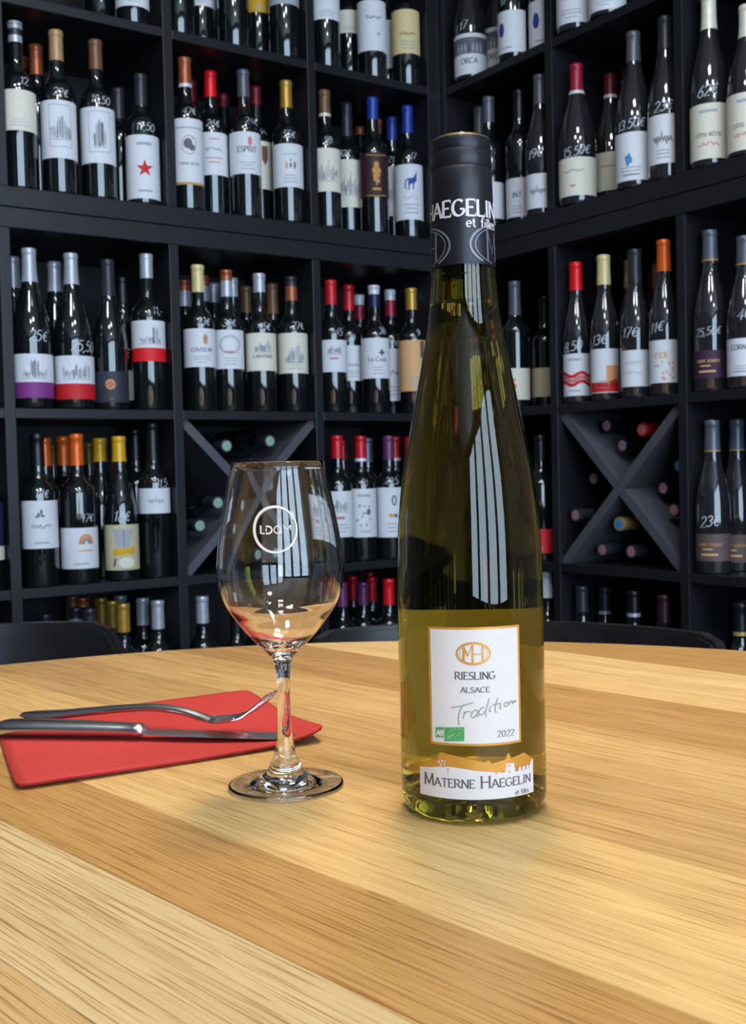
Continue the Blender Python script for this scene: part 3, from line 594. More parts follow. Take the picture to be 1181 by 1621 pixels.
# resolve positions: keep each bottle on its line of sight, slide it back until it stands clear
for d in BOTTLES:
    d['r'] = d['r'] or (.0355 if d['typ'] == 'bo' else .0405)
def solve_pos(d):
    p = hit(d['wing'], d['x'], d['y'], d['s']); d['p'] = Vector((p.x, p.y))
def wing_t(d):
    return (d['p'] - CORN).dot(DL if d['wing'] == 'L' else DR)
def cell_limits(wing, t):
    e0 = .040 if wing == 'L' else .018
    es = [e0] + [x for q in DIVS for x in (q - .011, q + .011)] + [T_END]
    for i in range(0, len(es), 2):
        if t < (es[i + 1] + (es[i + 2] if i + 2 < len(es) else 9)) / 2: return es[i], es[i + 1]
    return es[-2], es[-1]
for d in BOTTLES: solve_pos(d)
for d in sorted(BOTTLES, key=lambda q: q['s']):
    n0 = 0
    while n0 < 60:
        t = wing_t(d); q0 = hit(d['wing'], d['x'], d['y'], 0.0); lo, hi = cell_limits(d['wing'], (Vector((q0.x, q0.y)) - CORN).dot(DL if d['wing'] == 'L' else DR)); t2 = min(max(t, lo + d['r'] + .0006), hi - d['r'] - .0006)
        q = wingpt(d['wing'], t2, d['s'], 0); d['p'] = Vector((q.x, q.y))
        bad = [e for e in BOTTLES if e is not d and e['wing'] == d['wing'] and e['row'] == d['row'] and (e['p'] - d['p']).length < e['r'] + d['r'] + .001 and (e['s'], BOTTLES.index(e)) < (d['s'], BOTTLES.index(d))]
        if not bad or d['s'] > DEP - d['r'] - .004: break
        d['s'] += .004; solve_pos(d); n0 += 1
    if bad:                                                      # no room behind: nudge along the shelf
        for e in bad:
            v = (d['p'] - e['p']); v = v.normalized() * (e['r'] + d['r'] + .0015); ax = DL if d['wing'] == 'L' else DR
            w_ = d['p'] - e['p']; perp = w_ - ax * w_.dot(ax); need = math.sqrt(max(0, (e['r'] + d['r'] + .0015) ** 2 - perp.length_squared))
            d['p'] = e['p'] + perp + ax * math.copysign(need, w_.dot(ax))

def label_art(arts, R, z0, z1):
    """returns {ink: polygons}; u in metres along the curve, v = height on the bottle"""
    out = {}
    def pl(k): return out.setdefault(k, [])
    h = z1 - z0; w = R * 1.5                                     # w: width in easy view
    def Y(f): return z0 + h * f
    for a in arts:
        p = a.split(':'); k = p[0]
        if k == 'word':
            size = min(h * .13, w * .85 / max(1e-6, text_width(p[1], 1.0)))
            text(p[1], 0, Y(float(p[2])), size, pl(p[3] if len(p) > 3 else 'ink'), .2, .1, track=.12)
        elif k == 'sq':                                          # lettering too blurred to read
            f = float(p[1]); c = p[2] if len(p) > 2 else 'ink'; x = -w * .38; pts = []
            while x < w * .38: pts.append((x, Y(f) + random.uniform(0, h * .09))); x += w * .035
            ribbon(pts, lambda ax, ay: h * .018, pl(c))
        elif k in ('lines', 'faintlines', 'redlines'):
            c = {'lines': 'palegrey', 'faintlines': 'faint', 'redlines': 'softred'}[k]
            for f in ((.12, .20, .27) if k != 'redlines' else (.84, .40, .30)):
                ww = w * random.uniform(.2, .38); ribbon([(-ww, Y(f)), (ww, Y(f))], lambda ax, ay: h * .022, pl(c))
        elif k == 'head': ribbon([(-w * .3, Y(.86)), (w * .3, Y(.86))], lambda ax, ay: h * .05, pl('palegrey'))
        elif k == 'foot': ribbon([(-w * .28, Y(.12)), (w * .28, Y(.12))], lambda ax, ay: h * .035, pl('palegrey'))
        elif k == 'redfoot': ribbon([(-w * .12, Y(.26)), (w * .06, Y(.26))], lambda ax, ay: h * .05, pl('softred'))
        elif k == 'redword': ribbon([(-w * .22, Y(.42)), (w * .16, Y(.42))], lambda ax, ay: h * .06, pl('softred'))
        elif k == 'topline': ribbon([(-R * 1.4, Y(.86)), (R * 1.4, Y(.86))], lambda ax, ay: h * .012, pl('ink'))
        elif k == 'botline': ribbon([(-R * 1.4, Y(.02)), (R * 1.4, Y(.02))], lambda ax, ay: h * .035, pl('goldprint'))
        elif k == 'goldline': ribbon([(-w * .36, Y(.24)), (w * .3, Y(.24))], lambda ax, ay: h * .07, pl('peach')); ribbon([(-w * .3, Y(.44)), (w * .1, Y(.44))], lambda ax, ay: h * .05, pl('peach'))
        elif k == 'frame':
            for P in ([(-w * .42, Y(.92)), (w * .42, Y(.92))], [(-w * .42, Y(.2)), (w * .42, Y(.2))], [(-w * .42, Y(.2)), (-w * .42, Y(.92))], [(w * .42, Y(.2)), (w * .42, Y(.92))]): ribbon(P, lambda ax, ay: h * .012, pl('palegrey'))
        elif k in ('chateau', 'chateau2', 'chateau3', 'bigchateau', 'gate', 'gateup', 'tower', 'bridge', 'landscape'):
            # blurred engraving: thin uneven hatching under a skyline
            b, t, ww, env = {'chateau': (.34, .80, .38, (.4, .5, .45, .6, .9, 1., .8, .6, .5, .45)), 'chateau2': (.5, .86, .34, (.4, .5, .7, .5, .5, .6, .9, .6)), 'chateau3': (.56, .88, .30, (.5, .8, .7, .5, .6, .7)), 'bigchateau': (.28, .74, .40, (.3, .4, .7, .8, .7, .9, 1., .9, .5, .4)),
                'gate': (.30, .78, .24, (.5, .9, 1., .9, .95, .6)), 'gateup': (.46, .90, .42, (.2, .3, .3, .9, 1., .9, .35, .3, .4)), 'tower': (.44, .88, .42, (.3, .25, .3, .3, .4, .35, 1., .95, .3)), 'bridge': (.48, .90, .46, (.7, .5, .4, .5, .9, .6, .5, .8, .7)), 'landscape': (.26, .80, .44, (.5, .7, .4, .6, .9, .5, .6, .4, .5))}[k]
            nb = 26
            for q in range(nb):
                f = q / (nb - 1); e = env[min(len(env) - 1, int(f * len(env)))] * random.uniform(.75, 1.05); lo_ = random.uniform(0, .3) if random.random() < .4 else 0
                x = (-ww + 2 * ww * f) * w; bw2 = w * random.uniform(.008, .018); c = random.choice(('ink', 'palegrey', 'palegrey', 'faint'))
                y0_, y1_ = Y(b + (t - b) * lo_), Y(b + (t - b) * max(e, lo_ + .08)); pl(c).append(rect(x - bw2, y0_, x + bw2, y1_))
            for f in (b - .02, b + .08): ribbon([(-ww * w, Y(f)), (ww * w, Y(f))], lambda ax, ay: h * .014, pl('palegrey'))
            if k in ('gate', 'tower', 'gateup'): pl('ink').append(rect((.0 if k != 'tower' else .14) * w - w * .05, Y(b), (.0 if k != 'tower' else .14) * w + w * .05, Y(t - .06)))
        elif k == 'band': f = float(p[2]); pl(p[1]).append(rect(-R * 1.45, z0, R * 1.45, z0 + h * f))
        elif k == 'star':
            c0, rr = Y(.47), w * .36; P = []
            for i in range(10):
                q = rr if i % 2 == 0 else rr * .40; an = math.pi / 2 + i * math.pi / 5; P.append((q * math.cos(an), c0 + q * math.sin(an)))
            for i in range(10): pl('red').append([(0, c0), P[i], P[(i + 1) % 10]])
        elif k == 'crest':
            ring(0, Y(.60), w * .30, h * .14, h * .012, pl('goldprint')); pl('grey').append(ell(-.04 * w, Y(.62), w * .18, h * .08)); pl('grey').append(ell(.12 * w, Y(.56), w * .13, h * .05)); pl('faint').append(ell(.2 * w, Y(.70), w * .1, h * .02))
        elif k == 'emblem': pl('softred').append(ell(w * .12, Y(.78), w * .09, h * .11)); pl('softorange').append(ell(w * .16, Y(.80), w * .04, h * .06))
        elif k == 'smallcrest': pl('tan').append(ell(w * .16, Y(.72), w * .10, h * .14))
        elif k == 'rosette': ring(w * .1, Y(.74), w * .09, h * .09, h * .03, pl('ink')); pl('softorange').append(ell(-w * .04, Y(.44), w * .14, h * .04)); pl('ink').append(rect(w * .1, Y(.40), w * .26, Y(.47)))
        elif k == 'dots':
            pl('softorange').append(ell(-w * .16, Y(.50), w * .06, h * .09)); pl('ink').append(ell(w * .02, Y(.50), w * .05, h * .06)); pl('ink').append(ell(w * .2, Y(.51), w * .05, h * .09)); pl('ink').append(ell(w * .02, Y(.62), w * .04, h * .03)); pl('faint').append(rect(-w * .3, Y(.74), w * .3, Y(.78)))
        elif k in ('shield', 'darkshield'):
            if k == 'shield': pl('palegrey').append([(.1 * w, Y(.36)), (.3 * w, Y(.36)), (.2 * w, Y(.28))])
            else: pl('brown').append([(-.1 * w, Y(.9)), (.2 * w, Y(.9)), (.2 * w, Y(.62)), (.05 * w, Y(.5)), (-.1 * w, Y(.62))])
        elif k == 'goldtree':
            for x, y, rx, ry in ((0, .72, .16, .10), (-.08, .60, .16, .10), (.10, .58, .14, .10), (0, .48, .22, .08), (-.06, .40, .12, .07), (.08, .36, .10, .06)): pl('goldprint').append(ell(x * w, Y(y), rx * w * .8, ry * h * .8, 9))
            pl('goldprint').append(rect(-.03 * w, Y(.26), .03 * w, Y(.5))); ribbon([(-w * .2, Y(.18)), (w * .2, Y(.18))], lambda ax, ay: h * .05, pl('goldprint'))
            ribbon([(-w * .5, Y(.05)), (0, Y(.02)), (w * .5, Y(.05))], lambda ax, ay: h * .015, pl('goldprint')); ribbon([(-w * .5, Y(.95)), (0, Y(.93)), (w * .5, Y(.95))], lambda ax, ay: h * .015, pl('goldprint'))
        elif k == 'horse':
            for P in ([(-.16, .62), (.14, .66), (.16, .76), (-.14, .74)], [(.10, .66), (.24, .68), (.26, .80), (.18, .82), (.12, .76)], [(.20, .80), (.27, .80), (.25, .88)], [(-.14, .52), (-.10, .52), (-.06, .66), (-.14, .66)], [(.06, .54), (.10, .54), (.14, .66), (.06, .66)]):
                pl('blue').append([(x * w, Y(y)) for x, y in P])
            ribbon([(-.14 * w, Y(.74)), (-.26 * w, Y(.70)), (-.30 * w, Y(.60)), (-.24 * w, Y(.55))], lambda ax, ay: h * .03, pl('skyblue'))
        elif k == 'cross':
            c0 = (w * .20, Y(.64)); q = w * .14
            for an in range(0, 360, 90):
                ca, sa = math.cos(math.radians(an)), math.sin(math.radians(an)); P = [(.0, -.12), (.9, -.42), (1, .0), (.9, .42), (0, .12)]
                pl('black').append([(c0[0] + (x * ca - y * sa) * q, c0[1] + (x * sa + y * ca) * q) for x, y in P])
        elif k == 'hoop': ring(0, Y(.62), w * .44, h * .22, h * .035, pl('palegrey')); ring(0, Y(.62), w * .38, h * .17, h * .015, pl('faint'))
        elif k == 'medal': pl('rose').append(ell(-w * .10, Y(.58), w * .19, w * .19)); ring(-w * .10, Y(.58), w * .17, w * .17, w * .04, pl('peach')); ribbon([(-w * .14, Y(.12)), (w * .02, Y(.12))], lambda ax, ay: h * .06, pl('brown'))
        elif k == 'sideblock': pl('brown').append(rect(w * .26, Y(.66), w * .5, Y(.98))); pl('olive').append(rect(w * .36, Y(.5), w * .5, Y(.66)))
        elif k == 'stripes': pl('blue').append(rect(-R * 1.4, Y(.28), w * .02, Y(.45))); pl('red').append(rect(w * .02, Y(.24), w * .5, Y(.45))); pl('cream').append(rect(-R * 1.4, z0, R * 1.4, Y(.24)))
        elif k == 'sprig':
            for x, y, rx, ry in ((-.1, .70, .06, .05), (0, .76, .05, .06), (.05, .68, .07, .03), (-.18, .66, .05, .02)): pl('ink').append(ell(x * w, Y(y), rx * w, ry * h, 8))
        elif k == 'fan':
            for i, c in enumerate(('softorange', 'orange', 'softorange', 'ink', 'palegrey')): ring(w * .18, Y(.60), w * (.26 - i * .045), h * (.24 - i * .04), h * .03, pl(c), 14, 0, 180)
            ribbon([(-w * .1, Y(.44)), (w * .44, Y(.44))], lambda ax, ay: h * .03, pl('softorange'))
        elif k == 'ribbonart':
            pl('palegrey').append([(-w * .4, Y(.9)), (w * .4, Y(.9)), (w * .2, Y(.5)), (-w * .3, Y(.5))]); pl('yellow').append([(-w * .45, Y(.32)), (w * .45, Y(.36)), (w * .45, Y(.5)), (-w * .40, Y(.46))]); pl('cream').append(ell(w * .1, Y(.16), w * .34, h * .12)); pl('ink').append([(-w * .45, Y(.08)), (-w * .36, Y(.08)), (-w * .28, Y(.26)), (-w * .38, Y(.26))]); ribbon([(0, Y(.88)), (w * .02, Y(.5))], lambda ax, ay: h * .02, pl('ink'))
        elif k == 'script':
            x, pts = -w * .36, []
            for i in range(26): pts.append((x, Y(.5) + h * .07 * math.sin(i * 1.7) * (1 if i % 6 else 2.4))); x += w * .028
            ribbon(pts, lambda ax, ay: h * .022, pl('ink'))
        elif k == 'sprays':
            for i in range(14): pl('palegrey').append(ell(random.uniform(-.4, .4) * w, Y(random.uniform(.2, .7)), w * .06, h * .03, 7))
            pl('ink').append(ell(w * .2, Y(.52), w * .10, h * .07, 10)); ribbon([(-w * .2, Y(.12)), (w * .3, Y(.12))], lambda ax, ay: h * .05, pl('faint'))
        elif k == 'arcade':
            pl('grey').append(rect(-R * 1.4, Y(.5), R * 1.4, Y(.90)))
            for i in range(-3, 4): pl('palegrey').append([(i * w * .16 - w * .05, Y(.5)), (i * w * .16 + w * .05, Y(.5)), (i * w * .16 + w * .05, Y(.66)), (i * w * .16, Y(.78)), (i * w * .16 - w * .05, Y(.66))])
        elif k == 'bluespot': pl('navy').append(ell(-w * .22, Y(.56), w * .15, h * .17)); pl('blue').append(ell(-w * .22, Y(.56), w * .11, h * .13))
        elif k == 'blueblot':
            for x, y in ((-.14, .46), (-.05, .5), (-.1, .36), (0, .42)): pl('skyblue').append(ell(x * w, Y(y), w * .06, h * .07, 8))
        elif k == 'orangemark': pl('orange').append(ell(w * .05, Y(.42), w * .14, h * .10)); pl('softorange').append(ell(w * .05, Y(.62), w * .12, h * .06))
        elif k == 'waves':
            for y0, c in ((.50, 'red'), (.40, 'softred'), (.30, 'red')):
                ribbon([(-R * 1.3 + i * R * .26, Y(y0) + h * .05 * math.sin(i * 1.1)) for i in range(11)], lambda ax, ay: h * .08, pl(c))
        elif k == 'redblocks': pl('red').append(rect(-R * 1.35, Y(.02), R * 1.35, Y(.24))); pl('softorange').append(rect(w * .20, Y(.24), R * 1.35, Y(.62))); pl('orange').append([(w * .1, Y(.1)), (R * 1.3, Y(.24)), (R * 1.3, Y(.36)), (w * .3, Y(.26))])
        elif k == 'flowers':
            for i in range(16): pl('softorange').append(ell(random.uniform(0, .5) * w, Y(random.uniform(.08, .5)), w * .04, h * .035, 7))
            ribbon([(-w * .4, Y(.4)), (-w * .1, Y(.4))], lambda ax, ay: h * .03, pl('palegrey'))
    return out

MESH_CACHE = {}
GROUP = 'bottles on the black wine shelves'
def build_bottle(d):
    z0 = ROWZ[d['row']]
    s = d['s']; p = d['p']; wing = d['wing']
    depth = p.y                                                 # distance along the view axis, near enough
    def zpix(px, py):                                           # height above the bottle's foot seen at a pixel, at the axis
        r = ray(px, py); k = math.hypot(p.x, p.y) / math.hypot(r.x, r.y); return EYE.z + r.z * k - z0
    h = .305 if d['yt'] is None else max(.27, min(.335, zpix(d['x'], d['yt'])))
    r = d['r']; hh = round(h, 3)
    prof = (prof_bordeaux if d['typ'] == 'bo' else prof_burgundy)(hh, r); Rf = radius_fn(prof)
    root = empty('wine_bottle', (p.x, p.y, z0 + .0004)); tag(root, d['desc'], 'bottle', d['group'] or GROUP)
    key = (d['typ'], hh, r)
    if key not in MESH_CACHE: MESH_CACHE[key] = lathe('bottle_glass', prof, 28)
    link('glass_body', MESH_CACHE[key], M_GLASSGREY if d['typ'] == 'bu' and d['wing'] == 'R' else M_GLASSDARK, root)
    # capsule
    cb = hh - d['capb'] if d['yt'] is None else zpix(d['x'], d['capb'])
    cb = min(max(cb, hh * .70), hh - .02)
    spec = d['cap']; bandc = None
    if '+' in spec: spec, bandc = spec.split('+')
    parts = spec.split('/')
    zs = [cb + (hh - cb) * i / len(parts) for i in range(len(parts) + 1)]
    if len(parts) == 2: zs[1] = cb + (hh - cb) * .6
    ex = .0007
    for i, c in enumerate(reversed(parts)):
        a, b = zs[i], zs[i + 1]; top = i == len(parts) - 1
        pr = [(Rf(a) + ex * .2, a), (Rf(a) + ex, a)]
        pr += [(Rf(a + (b - a) * k / 5) + ex, a + (b - a) * k / 5) for k in range(1, 5)]
        if top: pr += [(.0142, b - .012), (.0149, b - .011), (.0149, b - .0014), (.0138, b + ex), (0, b + ex)]
        else: pr += [(Rf(b) + ex, b), (Rf(b) + ex * .2, b)]
        o = link('capsule', lathe('capsule', pr, 20), foil(c), root)
        if top and bandc:
            bb_ = a + .008 if bandc != 'goldprint' else a + .003
            link('neck_band', lathe('neck_band', [(Rf(a) + ex, a + .0005), (Rf(a) + ex + .0004, a + .0005), (Rf(bb_) + ex + .0004, bb_), (Rf(bb_) + ex, bb_)], 20), foil(bandc), o)
    # facing
    camaz = math.atan2(-p.y, -p.x); nrm = DR if wing == 'L' else DL; naz = math.atan2(nrm.y, nrm.x)
    dd = (naz - camaz + math.pi) % (2 * math.pi) - math.pi
    face = camaz + dd * d['fa']
    if d['label']:
        y1, y2, c, arts = d['label']
        cam_d2 = math.hypot(p.x, p.y); k = (cam_d2 - r) / cam_d2        # label sits on the near surface
        def zf(py):
            rr = ray(d['x'], py); q = cam_d2 * k / math.hypot(rr.x, rr.y); return EYE.z + rr.z * q - z0
        za, zb = max(zf(y2), .008), min(zf(y1), hh * (.60 if d['typ'] == 'bo' else .49))
        if zb - za > .008:
            lab = patch('label', r, za, zb, face, 1.46, paper(c), root)
            for ck, polys in label_art(arts, r, za, zb).items():
                if polys: wrap('label_print', polys, lambda z: r, face, .0006 if ck not in ('white', 'cream', 'blue') else .0008, inkm(ck), lab)
    if d['price']:
        t, px, py = d['price']
        cd = math.hypot(p.x, p.y); rr = ray(px, py); q = (cd - r * .8) / math.hypot(rr.x, rr.y)
        zc = EYE.z + rr.z * q - z0; zc = min(max(zc, .05), hh * .74)
        R = Rf(zc); dx = (px - d['x']) * cd / F; u = R * math.asin(max(-.85, min(.85, dx / R)))
        size = .0165 if d['typ'] == 'bo' else .021
        size = min(size, 1.5 * R / max(.01, text_width(t, 1.0, .08)))
        polys = []; text(t, u, zc - size / 2, size, polys, .075, .06, slant=.22, track=.08, rise=.10 if wing == 'R' else -.05, wob=.06)
        wrap('price_mark', polys, Rf, camaz, .0005, M_CHALK, root, Ru=R)
    return root
for d in BOTTLES: build_bottle(d)

# bottles lying in the crossed racks, necks outward
LY = []
def lying(wing, px, py, s, cap, endc, desc, group):
    tip = hit(wing, px, py, s); t = (Vector((tip.x, tip.y)) - CORN).dot(DL if wing == 'L' else DR)
    LY.append(dict(wing=wing, t=t, z=tip.z, s=s, cap=cap, endc=endc, desc=desc, group=group))
GL, GR = 'bottles lying in the crossed rack with pale green ends', 'bottles lying in the crossed rack with pinkish ends'
for px, py, s, dsc in ((358.5, 706, .03, 'pale green ended bottle in top of crossed rack, against the descending board'), (429, 701, .03, 'pale green ended bottle in top of crossed rack, against the rising board'), (420, 739, .09, 'pale green ended bottle lowest in the top notch of the crossed rack'),
        (478, 751, .06, 'pale green ended bottle seen through the wine glass below the rising board'), (345, 796, .03, 'pale green ended bottle just above the lowest one beside the tasting glass'), (323, 839, .03, 'pale green ended bottle low beside the divider, half outside the glass'),
        (487, 815, .05, 'pale green ended bottle behind the glass bowl beside the red capped row'), (398, 884, .05, 'pale green ended bottle on the rack floor behind the glass bowl'), (448, 878, .05, 'second pale green ended bottle on the rack floor behind the glass bowl')):
    lying('L', px, py, s, 'slate', 'greenfoil', dsc, GL)
for px, py, s, cap, e, dsc in ((953, 683, .06, 'black', 'pinkfoil', 'pinkish ended bottle lying beside the red ended one in the crossed rack'), (1017, 680, .05, 'red', 'softred', 'bottle lying in the crossed rack showing a red foil end'), (971, 722, .06, 'black', 'pinkfoil', 'pinkish ended bottle lowest in the top notch of the crossed rack'),
        (928, 758, .08, 'black', 'pinkfoil', 'pinkish ended bottle high in the side notch nearest the riesling bottle'), (894, 815, .02, 'darkgrey', 'pinkfoil', 'bottle with a dark collar and pink end lying against the rack side'),
        (1028, 777, .08, 'black', 'pinkfoil', 'pinkish ended bottle at the crossing, beside the taupe labelled bottles'), (1058, 734, .08, 'black', 'skyblue', 'bottle lying in the crossed rack showing a pale blue end'), (1056, 821, .06, 'black', 'pinkfoil', 'pinkish ended bottle low against the divider by the taupe labels'),
        (970, 825, .03, 'nutgold', 'skyblue', 'cork coloured capsule bottle with blue end lying in the crossed rack'), (942, 865, .04, 'darkgrey', 'pinkfoil', 'pink ended bottle on the rack floor, left under the cork coloured capsule'), (994, 868, .04, 'darkgrey', 'pinkfoil', 'pink ended bottle on the rack floor under the descending board')):
    lying('R', px, py, s, cap, e, dsc, GR)
LR = .0315
XT0, XT1, XZ0, XZ1 = DIVS[0] + .011, DIVS[1] - .011, ROWZ[3], ROWZ[2] - TH
xdl = math.hypot(XT1 - XT0, XZ1 - XZ0)
for d in LY:
    d['sg'] = []
    for sgn in (1, -1):                                     # side of each crossed board the photo shows it on
        v = ((d['t'] - (XT0 + XT1) / 2) * (XZ1 - XZ0) - sgn * (d['z'] - (XZ0 + XZ1) / 2) * (XT1 - XT0)) / xdl
        d['sg'].append(1 if v > 0 else -1)
for it in range(400):
    for d in LY:
        for sgn, sd_ in zip((1, -1), d['sg']):
            v = ((d['t'] - (XT0 + XT1) / 2) * (XZ1 - XZ0) - sgn * (d['z'] - (XZ0 + XZ1) / 2) * (XT1 - XT0)) / xdl * sd_
            q = LR + .0115 - v
            if q > 0: d['t'] += sd_ * (XZ1 - XZ0) / xdl * q; d['z'] -= sgn * sd_ * (XT1 - XT0) / xdl * q
        d['t'] = min(max(d['t'], XT0 + LR + .001), XT1 - LR - .001); d['z'] = min(max(d['z'], XZ0 + LR + .001), XZ1 - LR - .001)
        for e in LY:
            if e is not d and e['wing'] == d['wing']:
                w_ = Vector((d['t'] - e['t'], d['z'] - e['z'])); q = 2 * LR + .001 - w_.length
                if q > 0: w_ = w_.normalized() * q * .5; d['t'] += w_.x; d['z'] += w_.y; e['t'] -= w_.x; e['z'] -= w_.y
for d in LY:
    tip = wingpt(d['wing'], d['t'], d['s'], d['z']); n = -DR if d['wing'] == 'L' else -DL
    root = empty('wine_bottle', tip); tag(root, d['desc'], 'bottle', d['group'])
    h, r = .28, LR - .0005; h = min(h, DEP - .004 - d['s']); prof = prof_bordeaux(h, r); key = ('bo', h, r)
    if key not in MESH_CACHE: MESH_CACHE[key] = lathe('bottle_glass', prof, 28)
    root.rotation_euler = Vector((-n.x, -n.y, 0)).to_track_quat('Z', 'Y').to_euler()
    g_ = link('glass_body', MESH_CACHE[key], M_GLASSDARK, root); g_.location = (0, 0, -h)
    Rf = radius_fn(prof); pr = [(Rf(h - .05) + .0003, -.05), (Rf(h - .05) + .0008, -.05), (.0140, -.010), (.0152, -.0095), (.0152, -.0012), (.0144, .0008), (.0112, .0008), (.0108, .0004)]
    c = link('capsule', lathe('capsule', pr, 20), foil(d['cap']), root)
    link('capsule_end', lathe('capsule_end', [(.0113, .0003), (.0113, .0012), (.004, .0016), (0, .0016)], 20), foil(d['endc']), c)

# ------------------------------------------------------------------ round oak table
def tab(px, py, hz=0.0):
    r = ray(px, py); k = (TABLE_Z + hz - EYE.z) / r.z
    return EYE + r * k
TC, TR = Vector((-0.021, 0.493)), 0.664
table = tag(empty('round_table', (TC.x, TC.y, 0)), 'round oak plank table carrying the riesling bottle and red napkin', 'table')
pd, pn = Vector((math.cos(math.radians(-47)), math.sin(math.radians(-47)))), Vector((math.sin(math.radians(47)), math.cos(math.radians(47))))
seams = [-.40, -.25, -.16, -.07, .02, .10, .175, .249, .314, .435, .53, .620, .726, .855, 1.1]
seams = sorted(set(seams))
tones = {-.40: (.40, .26, .11), -.25: (.44, .30, .14), -.16: (.37, .235, .095), -.07: (.43, .295, .14), .02: (.38, .245, .10), .10: (.50, .35, .165), .175: (.53, .405, .225), .249: (.40, .235, .082), .314: (.59, .41, .18), .435: (.46, .30, .125), .53: (.51, .345, .15), .620: (.41, .25, .095), .726: (.62, .45, .22), .855: (.43, .265, .10)}
base = pn.dot(TC)
for o0, o1 in zip(seams, seams[1:]):
    a, b = max(o0 - base, -TR + 1e-4) + .00012, min(o1 - base, TR - 1e-4) - .00012
    if b <= a: continue
    n = 26; pts = []
    for k in range(n + 1):
        q = a + (b - a) * k / n; pts.append((math.sqrt(max(0, TR * TR - q * q)), q))
    for k in range(n, -1, -1):
        q = a + (b - a) * k / n; pts.append((-math.sqrt(max(0, TR * TR - q * q)), q))
    poly = [tuple(pd * l + pn * q) for l, q in pts]
    area_ = sum(x0 * y1 - x1 * y0 for (x0, y0), (x1, y1) in zip(poly, poly[1:] + poly[:1]))
    if area_ < 0: poly = poly[::-1]
    o = prism('plank', poly, TABLE_Z - .030, TABLE_Z, M_OAK, table, bevel=.0004)
    o.color = tones[o0] + (1,)
M_IRON = mat('black_iron', (26, 26, 28), 0.5, 0.6)
link('pedestal', lathe('pedestal', [(.0, .03), (.045, .03), (.04, .06), (.04, .66), (.12, .70), (.12, TABLE_Z - .0305), (0, TABLE_Z - .0305)], 32), M_IRON, table)
link('foot_plate', lathe('foot_plate', [(0, 0), (.30, 0), (.30, .012), (.06, .03), (0, .03)], 48), M_IRON, table)

# ------------------------------------------------------------------ the riesling bottle
D0 = 0.585
rb_ = ray(749.5, 1219); BX = rb_.x / rb_.y * D0; BC = Vector((BX, D0))
def zb(y, d=D0): r = ray(748, y); return EYE.z + r.z / r.y * d - TABLE_Z
def rw(hw): return hw * D0 / F * .998
M_OLIVE = glass('olive_bottle_glass', (0.43, 0.38, 0.075), 1.50)
M_WINE = glass('riesling_against_glass', (0.98, 0.96, 0.78), 1.345 / 1.50)
M_WINETOP = glass('riesling_surface', (1.0, 0.99, 0.9), 1.345)
riesling = tag(empty('wine_bottle', (BC.x, BC.y, TABLE_Z + .0003)), 'tall olive green riesling bottle standing on the oak table', 'bottle')
R0 = rw(115.4)
body = [(zb(y), rw(w)) for y, w in ((1016, 115.6), (960, 115.4), (910, 114.8), (834, 112), (758, 104.2), (706, 95.4), (656, 85.4), (596, 73.4), (558, 65.6), (520, 58.5), (482, 53.6), (444, 50.6), (425, 49.8), (300, 46.0), (230, 44.6))]
bs = spline(body, 4)
ztop = zb(218)
outer = [(0, .016), (.010, .0155), (.020, .010), (.028, .002), (.0315, 0), (.0350, .0012), (.0374, .004), (R0, .009), (R0, .03), (R0, .06)] + [(r, z) for z, r in bs]
inner = [(0, .0215), (.012, .021), (.024, .015), (.0315, .0095), (R0 - .0032, .014), (R0 - .0030, .03), (R0 - .0030, .06)] + [(r - .0030 - (.0008 if r < .02 else 0), z) for z, r in bs]
lev = zb(480)
def inner_r(z):
    for (r0, z0), (r1, z1) in zip(inner, inner[1:]):
        if z0 <= z <= z1 and z1 > z0: return r0 + (r1 - r0) * (z - z0) / (z1 - z0)
    return inner[-1][0]
# glass wall: outside skin, lip, and the dry inside of the neck down to the wine
shell = outer + [(outer[-1][0] - .001, ztop - .001), (inner[-1][0] + .001, ztop - .001)] + [q for q in inner[::-1] if q[1] > lev + .001] + [(inner_r(lev), lev)]
me_ = lathe('glass_body', shell, 96, 1.2)
pl_ = max(me_.polygons, key=lambda p: p.area)
if pl_.normal.x * pl_.center.x + pl_.normal.y * pl_.center.y < 0: me_.flip_normals()
link('glass_body', me_, M_OLIVE, riesling)
wp = [(r, z) for r, z in inner if z < lev - .001] + [(inner_r(lev), lev), (0, lev)]
wine = link('white_wine', lathe('white_wine', wp, 96, 1.2), M_WINE, riesling)
wine.data.materials.append(M_WINETOP)
for p in wine.data.polygons:
    if p.center.z > lev - .0002: p.material_index = 1
# capsule
cz = [(zb(427), rw(50.9)), (zb(360), rw(49.4)), (zb(300), rw(48.0)), (zb(277), rw(47.5)), (zb(273), rw(45.6)), (zb(268.5), rw(47.3)), (zb(250), rw(46.9)), (zb(246), rw(45.5)), (zb(242), rw(46.6)), (zb(231), rw(46.2)), (zb(226.5), rw(45.4)), (zb(224), rw(43.2)), (zb(223), rw(38))]
M_CAPS = mat('aubergine_foil', (32, 29, 37), 0.38, 0.25, var=0.06, scale=120)
capprof = [(cz[0][1] - .0006, cz[0][0])] + [(r, z) for z, r in cz] + [(.006, cz[-1][0] - .0006), (0, cz[-1][0] - .0006)]
caps = link('capsule', lathe('capsule', capprof, 72, 0.6), M_CAPS, riesling); caps['label'] = 'dark aubergine foil capsule with winery lettering'
M_RIM = mat('foil_edge_highlight', (120, 104, 84), 0.35, 0.7)  # lit gold highlight along the rolled rim, put into its colour
link('capsule_rim', lathe('capsule_rim', [(rw(45.6), zb(227)), (rw(46.0), zb(226.6)), (rw(45.2), zb(224.2)), (rw(44.2), zb(223.6)), (rw(43.4), zb(223.9)), (rw(45.2), zb(226.6))], 72), M_RIM, caps)
